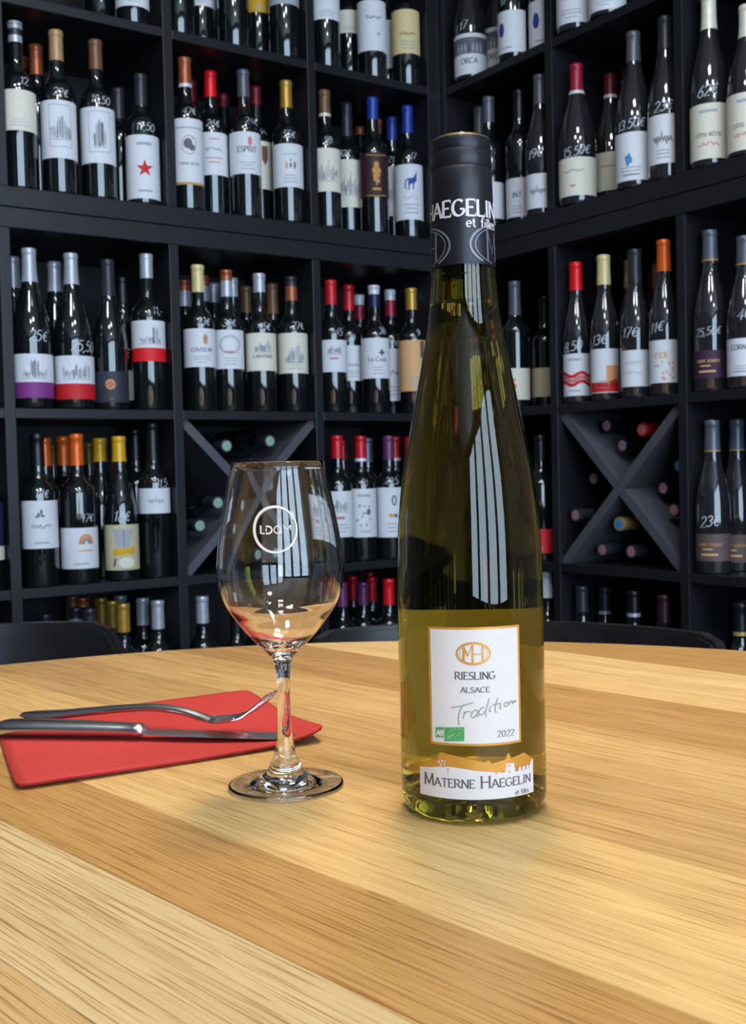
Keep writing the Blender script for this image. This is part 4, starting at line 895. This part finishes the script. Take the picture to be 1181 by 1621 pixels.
def cap_r(z):
    for (z0, r0), (z1, r1) in zip(cz, cz[1:]):
        if z0 <= z <= z1: return r0 + (r1 - r0) * (z - z0) / (z1 - z0)
    return cz[0][1] if z < cz[0][0] else cz[-1][1]
FACE = math.atan2(-BC.y, -BC.x)
def cyl(px, py, R=None, center=None, base=None):
    """(u, v) on a bottle wall seen at a pixel of the photograph"""
    R = R or R0; c = center or BC; r = ray(px, py)
    a = r.x * r.x + r.y * r.y; b = -2 * (r.x * c.x + r.y * c.y); cc = c.x ** 2 + c.y ** 2 - R * R
    disc = max(0, b * b - 4 * a * cc); lam = (-b - math.sqrt(disc)) / (2 * a)
    X, Y, Z = r.x * lam - c.x, r.y * lam - c.y, EYE.z + r.z * lam
    th = (math.atan2(Y, X) - math.atan2(-c.y, -c.x) + math.pi) % (2 * math.pi) - math.pi
    return (R * th, Z - (base if base is not None else TABLE_Z))
RB = lambda z: R0
K = (D0 - R0) / F                                            # metres per pixel on the near wall
M_PAPERW = mat('label_paper_white', (214, 208, 208), 0.55, var=0.02, scale=260)
M_GOLD = mat('label_gold', (206, 148, 62), 0.42, 0.35, var=0.06, scale=200)
M_INKD = mat('label_ink_dark', (84, 76, 82), 0.6)
M_INKS = mat('label_ink_sage', (142, 150, 136), 0.6)
M_GREEN = mat('label_green', (72, 152, 84), 0.6)
def quad_px(pts): return [cyl(x, y) for x, y in pts]
ctr = cyl(751, 1083)[0]
(ul, vt), (ur, vb) = cyl(677.5, 992), cyl(824, 1175)
vb = cyl(754, 1182)[1]; vt = cyl(748, 994)[1]
ur = cyl(823, 1080)[0]; ul = cyl(680, 1085)[0]
fl = wrap('front_label', [rect(ul, vb, ur, vt)], RB, FACE, .0002, M_GOLD, riesling); fl['label'] = 'white front label with a gold border'
bw = 3.6 * K * 1.05
wrap('label_paper', [rect(ul + bw * 1.1, vb + bw, ur - bw * 1.1, vt - bw)], RB, FACE, .00032, M_PAPERW, fl)
P = []                                                       # MH emblem
eu, ev = cyl(749.5, 1035.5)
ring(eu, ev, 26.5 * K, 17.2 * K, 3.0 * K, P, 40)
ring(eu, ev, 22.0 * K, 15.6 * K, 0.8 * K, P, 40)
for st, wd in (([(-16, -11), (-15, 10)], 3.8), ([(-15, 10), (-9, -4)], 3.4), ([(-9, -4), (-2, 14)], 1.4), ([(-1.5, -15), (-1.5, 14)], 3.4), ([(0, -1), (13, -1)], 1.4), ([(14.5, -12), (14.5, 11)], 3.4)):
    ribbon([(eu + x * K, ev + y * K) for x, y in st], lambda a, b: wd * K, P)
wrap('emblem', P, RB, FACE, .00044, M_GOLD, fl, .002)
P = []
def fit_text(s, xl, xr, yb, capx, P, **kw):
    (u0, v0), (u1, v1) = cyl(xl, yb), cyl(xr, yb); size = capx * K
    sx = (u1 - u0) / text_width(s, size, kw.get('track', .1)); text(s, (u0 + u1) / 2, v0 if abs(xl - 750) < abs(xr - 750) else v1, size, P, sx=sx, **kw)
fit_text('RIESLING', 720.7, 783.5, 1076, 11.6, P, thick=.19, thin=.07, serif=True)
fit_text('ALSACE', 729.5, 775, 1097, 8.4, P, thick=.19, thin=.07, serif=True)
fit_text('2022', 787, 813.5, 1167.5, 10, P, thick=.14, thin=.06)
wrap('lettering', P, RB, FACE, .00044, M_INKD, fl, .002)
P = []                                                       # handwritten Tradition
def px4(x, y): return cyl(660 + x / 6.561, 980 + y / 6.561)
for st in ([(362, 926), (470, 905), (585, 872)], [(478, 898), (448, 960), (432, 1030), (440, 1104)],
           [(497, 962), (482, 1038)], [(490, 995), (520, 965), (556, 968)],
           [(632, 952), (596, 955), (562, 1000), (578, 1028), (610, 1012), (640, 955), (622, 1005), (645, 1010)],
           [(700, 925), (668, 930), (642, 975), (660, 998), (690, 985), (722, 935)], [(752, 828), (730, 900), (712, 975), (722, 1018)],
           [(765, 905), (752, 960), (772, 958)], [(778, 868), (781, 873)], [(838, 822), (815, 900), (810, 960), (828, 975)], [(785, 898), (868, 878)],
           [(872, 885), (858, 932), (876, 930)], [(884, 846), (887, 850)], [(930, 868), (905, 880), (905, 912), (930, 905), (945, 878), (930, 868)], [(965, 858), (955, 898)], [(957, 885), (985, 852), (990, 886), (1010, 848), (1016, 868), (1030, 850)]):
    ribbon(spline([px4(*q) for q in st], 4), lambda a, b: 1.9 * K, P)
wrap('script_lettering', P, RB, FACE, .00044, M_INKS, fl, .002)
P = [quad_px([(704.2, 1174), (735.3, 1173.6), (735.3, 1151.6), (704.2, 1152)]), quad_px([(690.2, 1167.5), (703.2, 1168), (703.2, 1152), (690.2, 1151.5)])]
wrap('organic_badge', P, RB, FACE, .00044, M_GREEN, fl, .002)
P = []
for x, y in ((710, 1165), (712, 1160), (716, 1156.5), (721, 1155), (726, 1154.6), (730, 1156), (728, 1161), (725, 1165), (720, 1168.5), (714, 1169)):
    q = cyl(x, y); P.append(ell(q[0], q[1], .7 * K, .7 * K, 8))
ribbon([cyl(709, 1170), cyl(714, 1166), cyl(719, 1162)], lambda a, b: .9 * K, P)
text('AB', cyl(696.6, 1163)[0], cyl(696.6, 1165)[1], 9 * K, P, .26, .14, slant=.1, track=.02)
ribbon([cyl(691, 1171.2), cyl(703, 1171.6)], lambda a, b: .9 * K, P)
wrap('badge_mark', P, RB, FACE, .00054, M_PAPERW, fl, .002)
# estate label with village roofs
def px3(x, y): return cyl(600 + x / 3.937, 940 + y / 3.937)
vlo = cyl(753, 1267)[1]
def topw(x):                                                # top of the white paper along the village skyline
    pts = [(256, 1078), (300, 1082), (440, 1080), (600, 1106), (720, 1116), (786, 1116), (788, 1062), (845, 1056), (848, 1112), (935, 1075), (950, 1032), (957, 1030)]
    for (x0, y0), (x1, y1) in zip(pts, pts[1:]):
        if x0 <= x <= x1: return y0 + (y1 - y0) * (x - x0) / max(1e-6, x1 - x0)
    return pts[-1][1]
def goldtop(x):
    pts = [(256, 1076), (312, 1046), (360, 1040), (386, 990), (420, 1000), (660, 1054), (684, 1040), (702, 1062), (788, 1036), (800, 1000), (810, 992), (822, 1030), (905, 990), (948, 1022), (957, 1028)]
    for (x0, y0), (x1, y1) in zip(pts, pts[1:]):
        if x0 <= x <= x1: return y0 + (y1 - y0) * (x - x0) / max(1e-6, x1 - x0)
    return pts[-1][1]
sag = lambda x: 18 * (1 - ((x - 607) / 351.0) ** 2)          # photo rows curve with the bottle; undo before wrapping
xs = [256 + i * (957 - 256) / 90 for i in range(91)]
PW, PG = [], []
for x0, x1 in zip(xs, xs[1:]):
    a0, a1 = px3(x0, topw(x0)), px3(x1, topw(x1)); PW.append([(a0[0], vlo), (a1[0], vlo), a1, a0])
    g0, g1 = px3(x0, min(goldtop(x0), topw(x0) - 1)), px3(x1, min(goldtop(x1), topw(x1) - 1)); PG.append([(a0[0], a0[1]), (a1[0], a1[1]), (a1[0], g1[1]), (a0[0], g0[1])])
el = wrap('estate_label', PW, RB, FACE, .0002, M_PAPERW, riesling, .004); el['label'] = 'white estate label with gold village roofs'
wrap('village_roofs', PG, RB, FACE, .00022, M_GOLD, el, .004)
P = []
for x, y, s_ in ((376, 1052, 9), (396, 1046, 9), (388, 1070, 8), (408, 1066, 7), (412, 1048, 6)):
    P.append([px3(x - s_ * .6, y + s_ * .6), px3(x + s_ * .6, y + s_ * .6), px3(x + s_ * .6, y - s_), px3(x - s_ * .6, y - s_)])
for x in (866, 890, 914): P.append([px3(x, 1104 - (x - 866) * .25), px3(x + 16, 1100 - (x - 866) * .25), px3(x + 16, 1080 - (x - 866) * .25), px3(x, 1084 - (x - 866) * .25)])
wrap('house_windows', P, RB, FACE, .0004, M_PAPERW, el, .004)
P = []
for x in (862, 886, 910, 932): ribbon([px3(x, 1108 - (x - 866) * .25), px3(x, 1078 - (x - 866) * .25)], lambda a, b: .8 * K, P)
for x, y in ((810, 1074), (812, 1112), (730, 1122), (768, 1112)): ribbon([px3(x, y + 5), px3(x, y - 5)], lambda a, b: 1.4 * K, P)
ribbon([px3(432, 1088), px3(432, 1122)], lambda a, b: .7 * K, P)
wrap('house_details', P, RB, FACE, .0005, mat('label_rust', (170, 96, 60), .6), el, .004)
P = []
bl_ = cyl(753, 1248.5)[1]
def smallcaps(x0, x1, s, P):
    u0, u1 = cyl(x0, 1240)[0], cyl(x1, 1240)[0]; big, sm = 18.5 * K, 13.2 * K
    wtot = text_width(s[0], big) + .12 * sm + text_width(s[1:], sm); sx = (u1 - u0) / wtot
    text(s[0], u0, bl_, big, P, .16, .06, serif=True, align='l', sx=sx); text(s[1:], u0 + (text_width(s[0], big) + .12 * sm) * sx, bl_, sm, P, .18, .07, serif=True, align='l', sx=sx)
smallcaps(673, 752, 'MATERNE', P); smallcaps(761, 839, 'HAEGELIN', P)
text('et filles', (cyl(812, 1250)[0] + cyl(839, 1250)[0]) / 2, cyl(826, 1257)[1], 8.4 * K, P, .13, .06, track=.06)
wrap('estate_lettering', P, RB, FACE, .00034, M_INKD, el, .002)
# back label, seen through the wine
bk = bpy.data.materials.new('back_label_paper'); bk.use_nodes = True; nt = bk.node_tree
pb = nt.nodes['Principled BSDF']; nz_ = nt.nodes.new('ShaderNodeTexNoise'); nz_.inputs['Scale'].default_value = 180; rp = nt.nodes.new('ShaderNodeValToRGB')
rp.color_ramp.elements[0].color = (.62, .60, .52, 1); rp.color_ramp.elements[1].color = (.74, .72, .64, 1); nt.links.new(nz_.outputs['Fac'], rp.inputs['Fac']); nt.links.new(rp.outputs['Color'], pb.inputs['Base Color']); pb.inputs['Roughness'].default_value = .7
tr = nt.nodes.new('ShaderNodeBsdfTranslucent'); nt.links.new(rp.outputs['Color'], tr.inputs['Color']); mx = nt.nodes.new('ShaderNodeMixShader'); mx.inputs[0].default_value = .45
nt.links.new(pb.outputs[0], mx.inputs[1]); nt.links.new(tr.outputs[0], mx.inputs[2]); nt.links.new(mx.outputs[0], nt.nodes['Material Output'].inputs['Surface'])
patch('back_label', R0, zb(1192, D0 + R0 * .7), zb(963, D0 + R0 * .7), FACE + math.pi, 1.05, bk, riesling, n=40)
# capsule lettering
M_CAPW = mat('capsule_print_white', (214, 206, 210), 0.5); M_CAPG = mat('capsule_print_grey', (122, 120, 130), 0.4, 0.3)
P = []; kc = (D0 - .016) / F
text('HAEGELIN', -.0012, zb(353), 25 * kc, P, .21, .085, serif=True, sx=.047 / text_width('HAEGELIN', 25 * kc, .1))
text('et filles', .0165 * 0.12, zb(370.5), 14.5 * kc, P, .19, .11, align='l', track=.06, sx=1.25)
wrap('capsule_lettering', P, cap_r, FACE, .0003, M_CAPW, caps, .0012, Ru=.0165)
P = []
for a_ in (-84, 74):
    u0 = math.radians(a_) * .0165; v0 = zb(397)
    for rx, ry, w_ in ((.0175, .0105, .0011), (.0150, .0092, .0006)):
        Q = []; ring(u0, v0, rx, ry, w_, Q, 48); P += Q
    for x, w_ in ((-.0075, .0012), (.0, .0016), (.0085, .0016)): ribbon([(u0 + x, v0 - .0075), (u0 + x, v0 + .0075)], lambda a, b: w_, P)
    ribbon([(u0 - .0075, v0 + .0075), (u0 - .0038, v0 - .004), (u0, v0 + .0075)], lambda a, b: .0009, P); ribbon([(u0, v0), (u0 + .0085, v0)], lambda a, b: .0007, P)
zc0 = cz[0][0] + .0004
P = [q for q in P if min(p[1] for p in q) > zc0]
wrap('capsule_monogram', P, cap_r, FACE, .0003, M_CAPG, caps, .0012, Ru=.0165)

# ------------------------------------------------------------------ tasting glass
gf = tab(453, 1244.5); GC = Vector((gf.x, gf.y))
def zg(y): r = ray(446, y); return EYE.z + r.z / r.y * GC.y - TABLE_Z
def gw(hw): return hw * GC.y / F
M_CLEAR = glass('clear_glass', (1.0, 1.0, 1.0), 1.48)
wg = tag(empty('wine_glass', (GC.x, GC.y, TABLE_Z + .0003)), 'empty clear tasting glass with a white circular logo beside the riesling bottle', 'glass')
foot = [(0, .0012), (gw(60), .0008), (gw(80), .0003), (gw(87), .00005), (gw(89), .0), (gw(90.6), .00025), (gw(91.7), .0008), (gw(92), .0013), (gw(91.7), .0018), (gw(90.6), .0022), (gw(88), .0024), (gw(80), .0027), (gw(60), .0034), (gw(50), .0042)]
up_ = [(zg(1229), gw(40)), (zg(1221), gw(31)), (zg(1205), gw(22.5)), (zg(1186), gw(15.6)), (zg(1162), gw(11.8)), (zg(1115), gw(10.5)), (zg(1072), gw(10.9)), (zg(1046), gw(15)), (zg(1037), gw(21)), (zg(1024), gw(34)), (zg(1002), gw(55.6)), (zg(981), gw(72)), (zg(959), gw(87)), (zg(937), gw(96.4)), (zg(916), gw(100.4)), (zg(894), gw(100.7)), (zg(851), gw(96)), (zg(786), gw(84)), (zg(733), gw(73.6))]
us_ = spline(up_, 3)
zin = zg(1016)
wallt = lambda z: .0011 + max(0, (.105 - z)) * .05
innr = [(max(.0, r - wallt(z)), z + (.0006 if z < .1 else 0)) for z, r in us_ if z > zin + .002]
rim_r, rim_z = us_[-1][1], us_[-1][0]
gprof = foot + [(r, z) for z, r in us_] + [(rim_r - .0003, rim_z + .0006), (rim_r - .0009, rim_z + .0005)] + innr[::-1] + [(innr[0][0] * .6, zin - .0002), (innr[0][0] * .25, zin - .0022), (0, zin - .0026)]
link('glass_body', lathe('glass_body', gprof, 96, 1.2), M_CLEAR, wg)
def glass_r(z):
    for (z0, r0), (z1, r1) in zip(us_, us_[1:]):
        if z0 <= z <= z1 and z1 > z0: return r0 + (r1 - r0) * (z - z0) / (z1 - z0)
    return .03
GFACE = math.atan2(-GC.y, -GC.x)
kg = (GC.y - .033) / F; Rg = glass_r(zg(839))
lu, lv = cyl(436, 839, Rg, GC)
P = []
for dx, dy, rx, ry, w0, a0 in ((-.6, .4, 34.6, 36.6, 3.2, 20), (.8, -.6, 33.4, 35.0, 2.6, 140), (0, 0, 34.0, 35.8, 1.4, 0)):
    pts = [(lu + (dx + rx * math.cos(math.radians(t))) * kg, lv + (dy + ry * math.sin(math.radians(t))) * kg) for t in range(0, 361, 8)]
    n = len(pts)
    for i in range(n - 1):
        ww = w0 * (.55 + .45 * math.cos(math.radians(i * 8 - a0 - 180))) + .5
        ribbon([pts[i], pts[i + 1]], lambda a, b: ww * kg, P)
def gl(x, y): return (lu + (x - 550) / 9.84 * kg, lv - (y - 580) / 9.84 * kg)
for st, wd in (([(318, 515), (318, 640), (380, 640)], 1.9), ([(400, 530), (440, 530)] + [(440 + 55 * math.cos(math.radians(t)), 586 - 55 * math.sin(math.radians(t))) for t in range(80, -81, -20)] + [(440, 642), (400, 642)], 1.9), ([(405, 560), (405, 612)], 1.2),
               ([(585 + 56 * math.cos(math.radians(t)), 586 - 58 * math.sin(math.radians(t))) for t in range(0, 361, 20)], 1.2), ([(600, 612), (655, 645)], 1.0), ([(672, 525), (730, 592), (782, 522)], 1.2), ([(782, 522), (790, 600)], 1.0)):
    ribbon([gl(*q) for q in st], lambda a, b: wd * 1.3 * kg, P)
lg = wrap('etched_logo', P, glass_r, GFACE, .0001, mat('white_glass_print', (226, 214, 204), .7), wg, .002); lg['label'] = 'white brush circle logo with lettering'

# ------------------------------------------------------------------ napkin and cutlery
c1, c2, c3 = tab(26, 1254), tab(517, 1175), tab(392, 1096); c4 = c1 + c3 - c2
nap = tag(empty('paper_napkin', (c1.x, c1.y, TABLE_Z)), 'red folded paper napkin under the knife and fork', 'napkin')
def nap_layer(name, zlift, inset, th):
    n = 24; vs, fs = [], []; rc = .035
    def pos(i, j):
        u, v = i / n, j / n
        u2, v2 = inset + u * (1 - 2 * inset), inset + v * (1 - 2 * inset)
        # pull corners in so they are slightly rounded
        cu, cv = min(u2, 1 - u2), min(v2, 1 - v2)
        p = c1.lerp(c2, u2).lerp(c4.lerp(c3, u2), v2)
        if cu < rc and cv < rc:
            k = (rc - cu) / rc * (rc - cv) / rc * rc * .3; u3 = u2 + (k if u2 < .5 else -k); v3 = v2 + (k if v2 < .5 else -k); p = c1.lerp(c2, u3).lerp(c4.lerp(c3, u3), v3)
        lift = .0065 * max(0, u2 - .78) ** 2 / .0484 * max(0, 1 - v2 * 2.2) + .0012 * max(0, 1 - v2 * 4) + .0006 * math.sin(u2 * 7 + 1) * (1 - v2)
        return Vector((p.x - c1.x, p.y - c1.y, zlift + max(0, lift)))
    top = [[pos(i, j) for i in range(n + 1)] for j in range(n + 1)]
    idx = lambda i, j, t: (t * (n + 1) + j) * (n + 1) + i
    for t in (0, 1):
        for j in range(n + 1):
            for i in range(n + 1): vs.append(top[j][i] + Vector((0, 0, th if t else 0)))
    for j in range(n):
        for i in range(n):
            fs.append((idx(i, j, 1), idx(i + 1, j, 1), idx(i + 1, j + 1, 1), idx(i, j + 1, 1))); fs.append((idx(i, j, 0), idx(i, j + 1, 0), idx(i + 1, j + 1, 0), idx(i + 1, j, 0)))
    for i in range(n):
        fs.append((idx(i, 0, 0), idx(i + 1, 0, 0), idx(i + 1, 0, 1), idx(i, 0, 1))); fs.append((idx(i, n, 0), idx(i, n, 1), idx(i + 1, n, 1), idx(i + 1, n, 0)))
        fs.append((idx(0, i, 0), idx(0, i, 1), idx(0, i + 1, 1), idx(0, i + 1, 0))); fs.append((idx(n, i, 0), idx(n, i + 1, 0), idx(n, i + 1, 1), idx(n, i, 1)))
    return link(name, mesh_from(name, vs, fs, True), M_RED, nap)
nap_layer('lower_fold', .0003, .006, .0009); nap_layer('upper_fold', .0014, .0, .0010)
NZ = TABLE_Z + .0028
def kpt(px, py, hz): p = tab(px, py, NZ - TABLE_Z + hz); return p
# knife
k0, k1 = kpt(-4, 1156, .004), kpt(488, 1170, .0015)
knife = tag(empty('table_knife', (k0.x, k0.y, NZ)), 'steel table knife lying on the red napkin', 'knife')
ax = (k1 - k0); Lk = math.hypot(ax.x, ax.y); ad = Vector((ax.x / Lk, ax.y / Lk, 0)); sd = Vector((-ad.y, ad.x, 0))
def kl(t, s=0, z=0): return ad * (t * Lk) + sd * s + Vector((0, 0, z))
hp = [(0, .004, .0026, .0058), (.012, .0084, .0046, .0058), (.04, .0100, .0056, .0062), (.15, .0096, .0058, .0066), (.30, .0084, .0054, .0064), (.42, .0070, .0048, .0060), (.455, .0068, .0046, .0058), (.47, .0078, .0050, .0058), (.485, .0066, .0030, .0052)]
tube('handle', [kl(t, 0, z) for t, w, h_, z in hp], [(w, h_) for t, w, h_, z in hp], M_STEEL, knife, 14)
bp = [(.48, -.0052, .0060, .0042), (.52, -.0066, .0074, .0040), (.62, -.0072, .0086, .0034), (.76, -.0070, .0092, .0028), (.88, -.0060, .0090, .0024), (.95, -.0044, .0082, .0022), (.985, -.0012, .0066, .0021), (1.0, .0046, .0054, .0021)]
bm = bmesh.new(); rings = []
for t, a, b, z in bp:
    th = .0011 if t < .95 else .0007
    rings.append([bm.verts.new(kl(t, q, z + dz)) for q, dz in ((a, 0), (a * .4 + b * .6, th), (b, th * .9), (b, -th * .9), (a * .4 + b * .6, -th))])
for A, C_ in zip(rings, rings[1:]):
    for k in range(5): bm.faces.new((A[k], A[(k + 1) % 5], C_[(k + 1) % 5], C_[k]))
bm.faces.new(rings[0][::-1]); bm.faces.new(rings[-1])
link('blade', finish(bm, 'blade', True, .5), M_STEEL, knife)
# fork
fe = kpt(38, 1135, .003); fn = Vector((fe.x + .1500, fe.y - .0530, NZ)); fork = tag(empty('table_fork', (fe.x, fe.y, NZ)), 'steel fork leaning over the knife with raised tines', 'fork')
fx = fn - fe; Lf = math.hypot(fx.x, fx.y); fd = Vector((fx.x / Lf, fx.y / Lf, 0)); fs_ = Vector((-fd.y, fd.x, 0))
def fl_(l, s=0, z=0): return fd * l + fs_ * s + Vector((0, 0, z))
hs = spline([(0, .0052, .0016, .0050), (.010, .0092, .0026, .0052), (.030, .0088, .0030, .0066), (.055, .0066, .0029, .0098), (.085, .0048, .0028, .0135), (.108, .0040, .0028, .0152), (.128, .0038, .0028, .0140), (.143, .0042, .0026, .0108), (.152, .0064, .0020, .0088)], 3)
tube('handle', [fl_(l, 0, z) for l, w, h_, z in hs], [(w, h_) for l, w, h_, z in hs], M_STEEL, fork, 12)
hd = [(.148, .0052, .0084), (.153, .0090, .0080), (.160, .0112, .0082), (.168, .0120, .0096), (.174, .0122, .0116)]
bm = bmesh.new(); rings = []
for l, w, z in hd:
    rings.append([bm.verts.new(fl_(l, q * w, z + (abs(q) ** 2) * .0016 + dz)) for q, dz in ((-1, -.0007), (-.5, -.0008), (0, -.0008), (.5, -.0008), (1, -.0007), (1, .0007), (.5, .0008), (0, .0008), (-.5, .0008), (-1, .0007))])
for A, C_ in zip(rings, rings[1:]):
    for k in range(10): bm.faces.new((A[k], A[(k + 1) % 10], C_[(k + 1) % 10], C_[k]))
bm.faces.new(rings[0][::-1]); bm.faces.new(rings[-1])
link('head', finish(bm, 'head', True, .7), M_STEEL, fork)
for i in range(4):
    s0 = (-.0102 + .0068 * i)
    ts = spline([(.172, .0120), (.178, .0142), (.185, .0188), (.192, .0245), (.198, .0300)], 3)
    tube('tine', [fl_(l, s0, z) for l, z in ts], [(.0018 - .0012 * k / (len(ts) - 1), .0011 - .0005 * k / (len(ts) - 1)) for k in range(len(ts))], M_STEEL, fork, 8)

# ------------------------------------------------------------------ chairs behind the table
def chair(px, depth, label, top=.742, face_to=TC, twist=0.0):
    r = ray(px, 985); cx, cy_ = r.x / r.y * depth, depth
    v = Vector((face_to.x - cx, face_to.y - cy_)); az = math.atan2(v.y, v.x) + twist
    root = tag(empty('wooden_chair', (cx, cy_, 0), az), label, 'chair', 'black chairs around the round table')
    # local +x looks at the table; the back curves forward at both ends
    Rr, half, th = .30, math.radians(54), .022; zlo, zhi = top - .235, top; n = 28; rc = .045
    bm = bmesh.new(); rows = []
    for k in range(n + 1):
        a = -half + 2 * half * k / n; s_ = Rr * (half - abs(a)); e = 0
        if s_ < rc: e = rc - math.sqrt(max(0, rc * rc - (rc - s_) ** 2))
        zt, zl = zhi - e, zlo + e
        ring_ = []
        for rr_, z in ((Rr, zl), (Rr, zt), (Rr + th, zt), (Rr + th, zl)):
            lean = (z - zlo) * -.12
            ring_.append(bm.verts.new((Rr - rr_ * math.cos(a) + lean, rr_ * math.sin(a), z)))
        rows.append(ring_)
    for A, C_ in zip(rows, rows[1:]):
        for k in range(4): bm.faces.new((A[k], A[(k + 1) % 4], C_[(k + 1) % 4], C_[k]))
    bm.faces.new(rows[0][::-1]); bm.faces.new(rows[-1])
    bmesh.ops.recalc_face_normals(bm, faces=bm.faces)
    ed = [e for e in bm.edges if len(e.link_faces) == 2 and e.calc_face_angle() > .9]
    bmesh.ops.bevel(bm, geom=ed, offset=.004, segments=2, affect='EDGES')
    link('backrest', finish(bm, 'backrest', True, .6), M_CHAIR, root)
    bm = bmesh.new(); pts = []
    for k in range(32):
        t = 2 * math.pi * k / 32; c, s2 = math.cos(t), math.sin(t)
        pts.append((.235 + .20 * math.copysign(abs(c) ** .6, c), .20 * math.copysign(abs(s2) ** .6, s2)))
    prism('seat', pts, .430, .455, M_CHAIR, root, .006)
    for y in (-.165, .165): tube('back_post', [(.02, y, .0), (.045, y, .25), (.045, y * 1.0, .45), (.018, y, zlo + .02)], [.014, .016, .016, .012], M_CHAIR, root, 10, upv=(0, 1, 0))
    for y in (-.16, .16): tube('leg', [(.41, y, 0), (.40, y * .98, .429)], [.012, .016], M_CHAIR, root, 10, upv=(0, 1, 0))
    for y in (-.163, .163): tube('stretcher', [(.05, y, .22), (.40, y, .22)], [.008, .008], M_CHAIR, root, 8)
    return root
chair(816, 1.40, 'black curved back chair behind the riesling bottle', .719)
chair(-190, 1.24, 'black curved back chair beyond the napkin', .746)
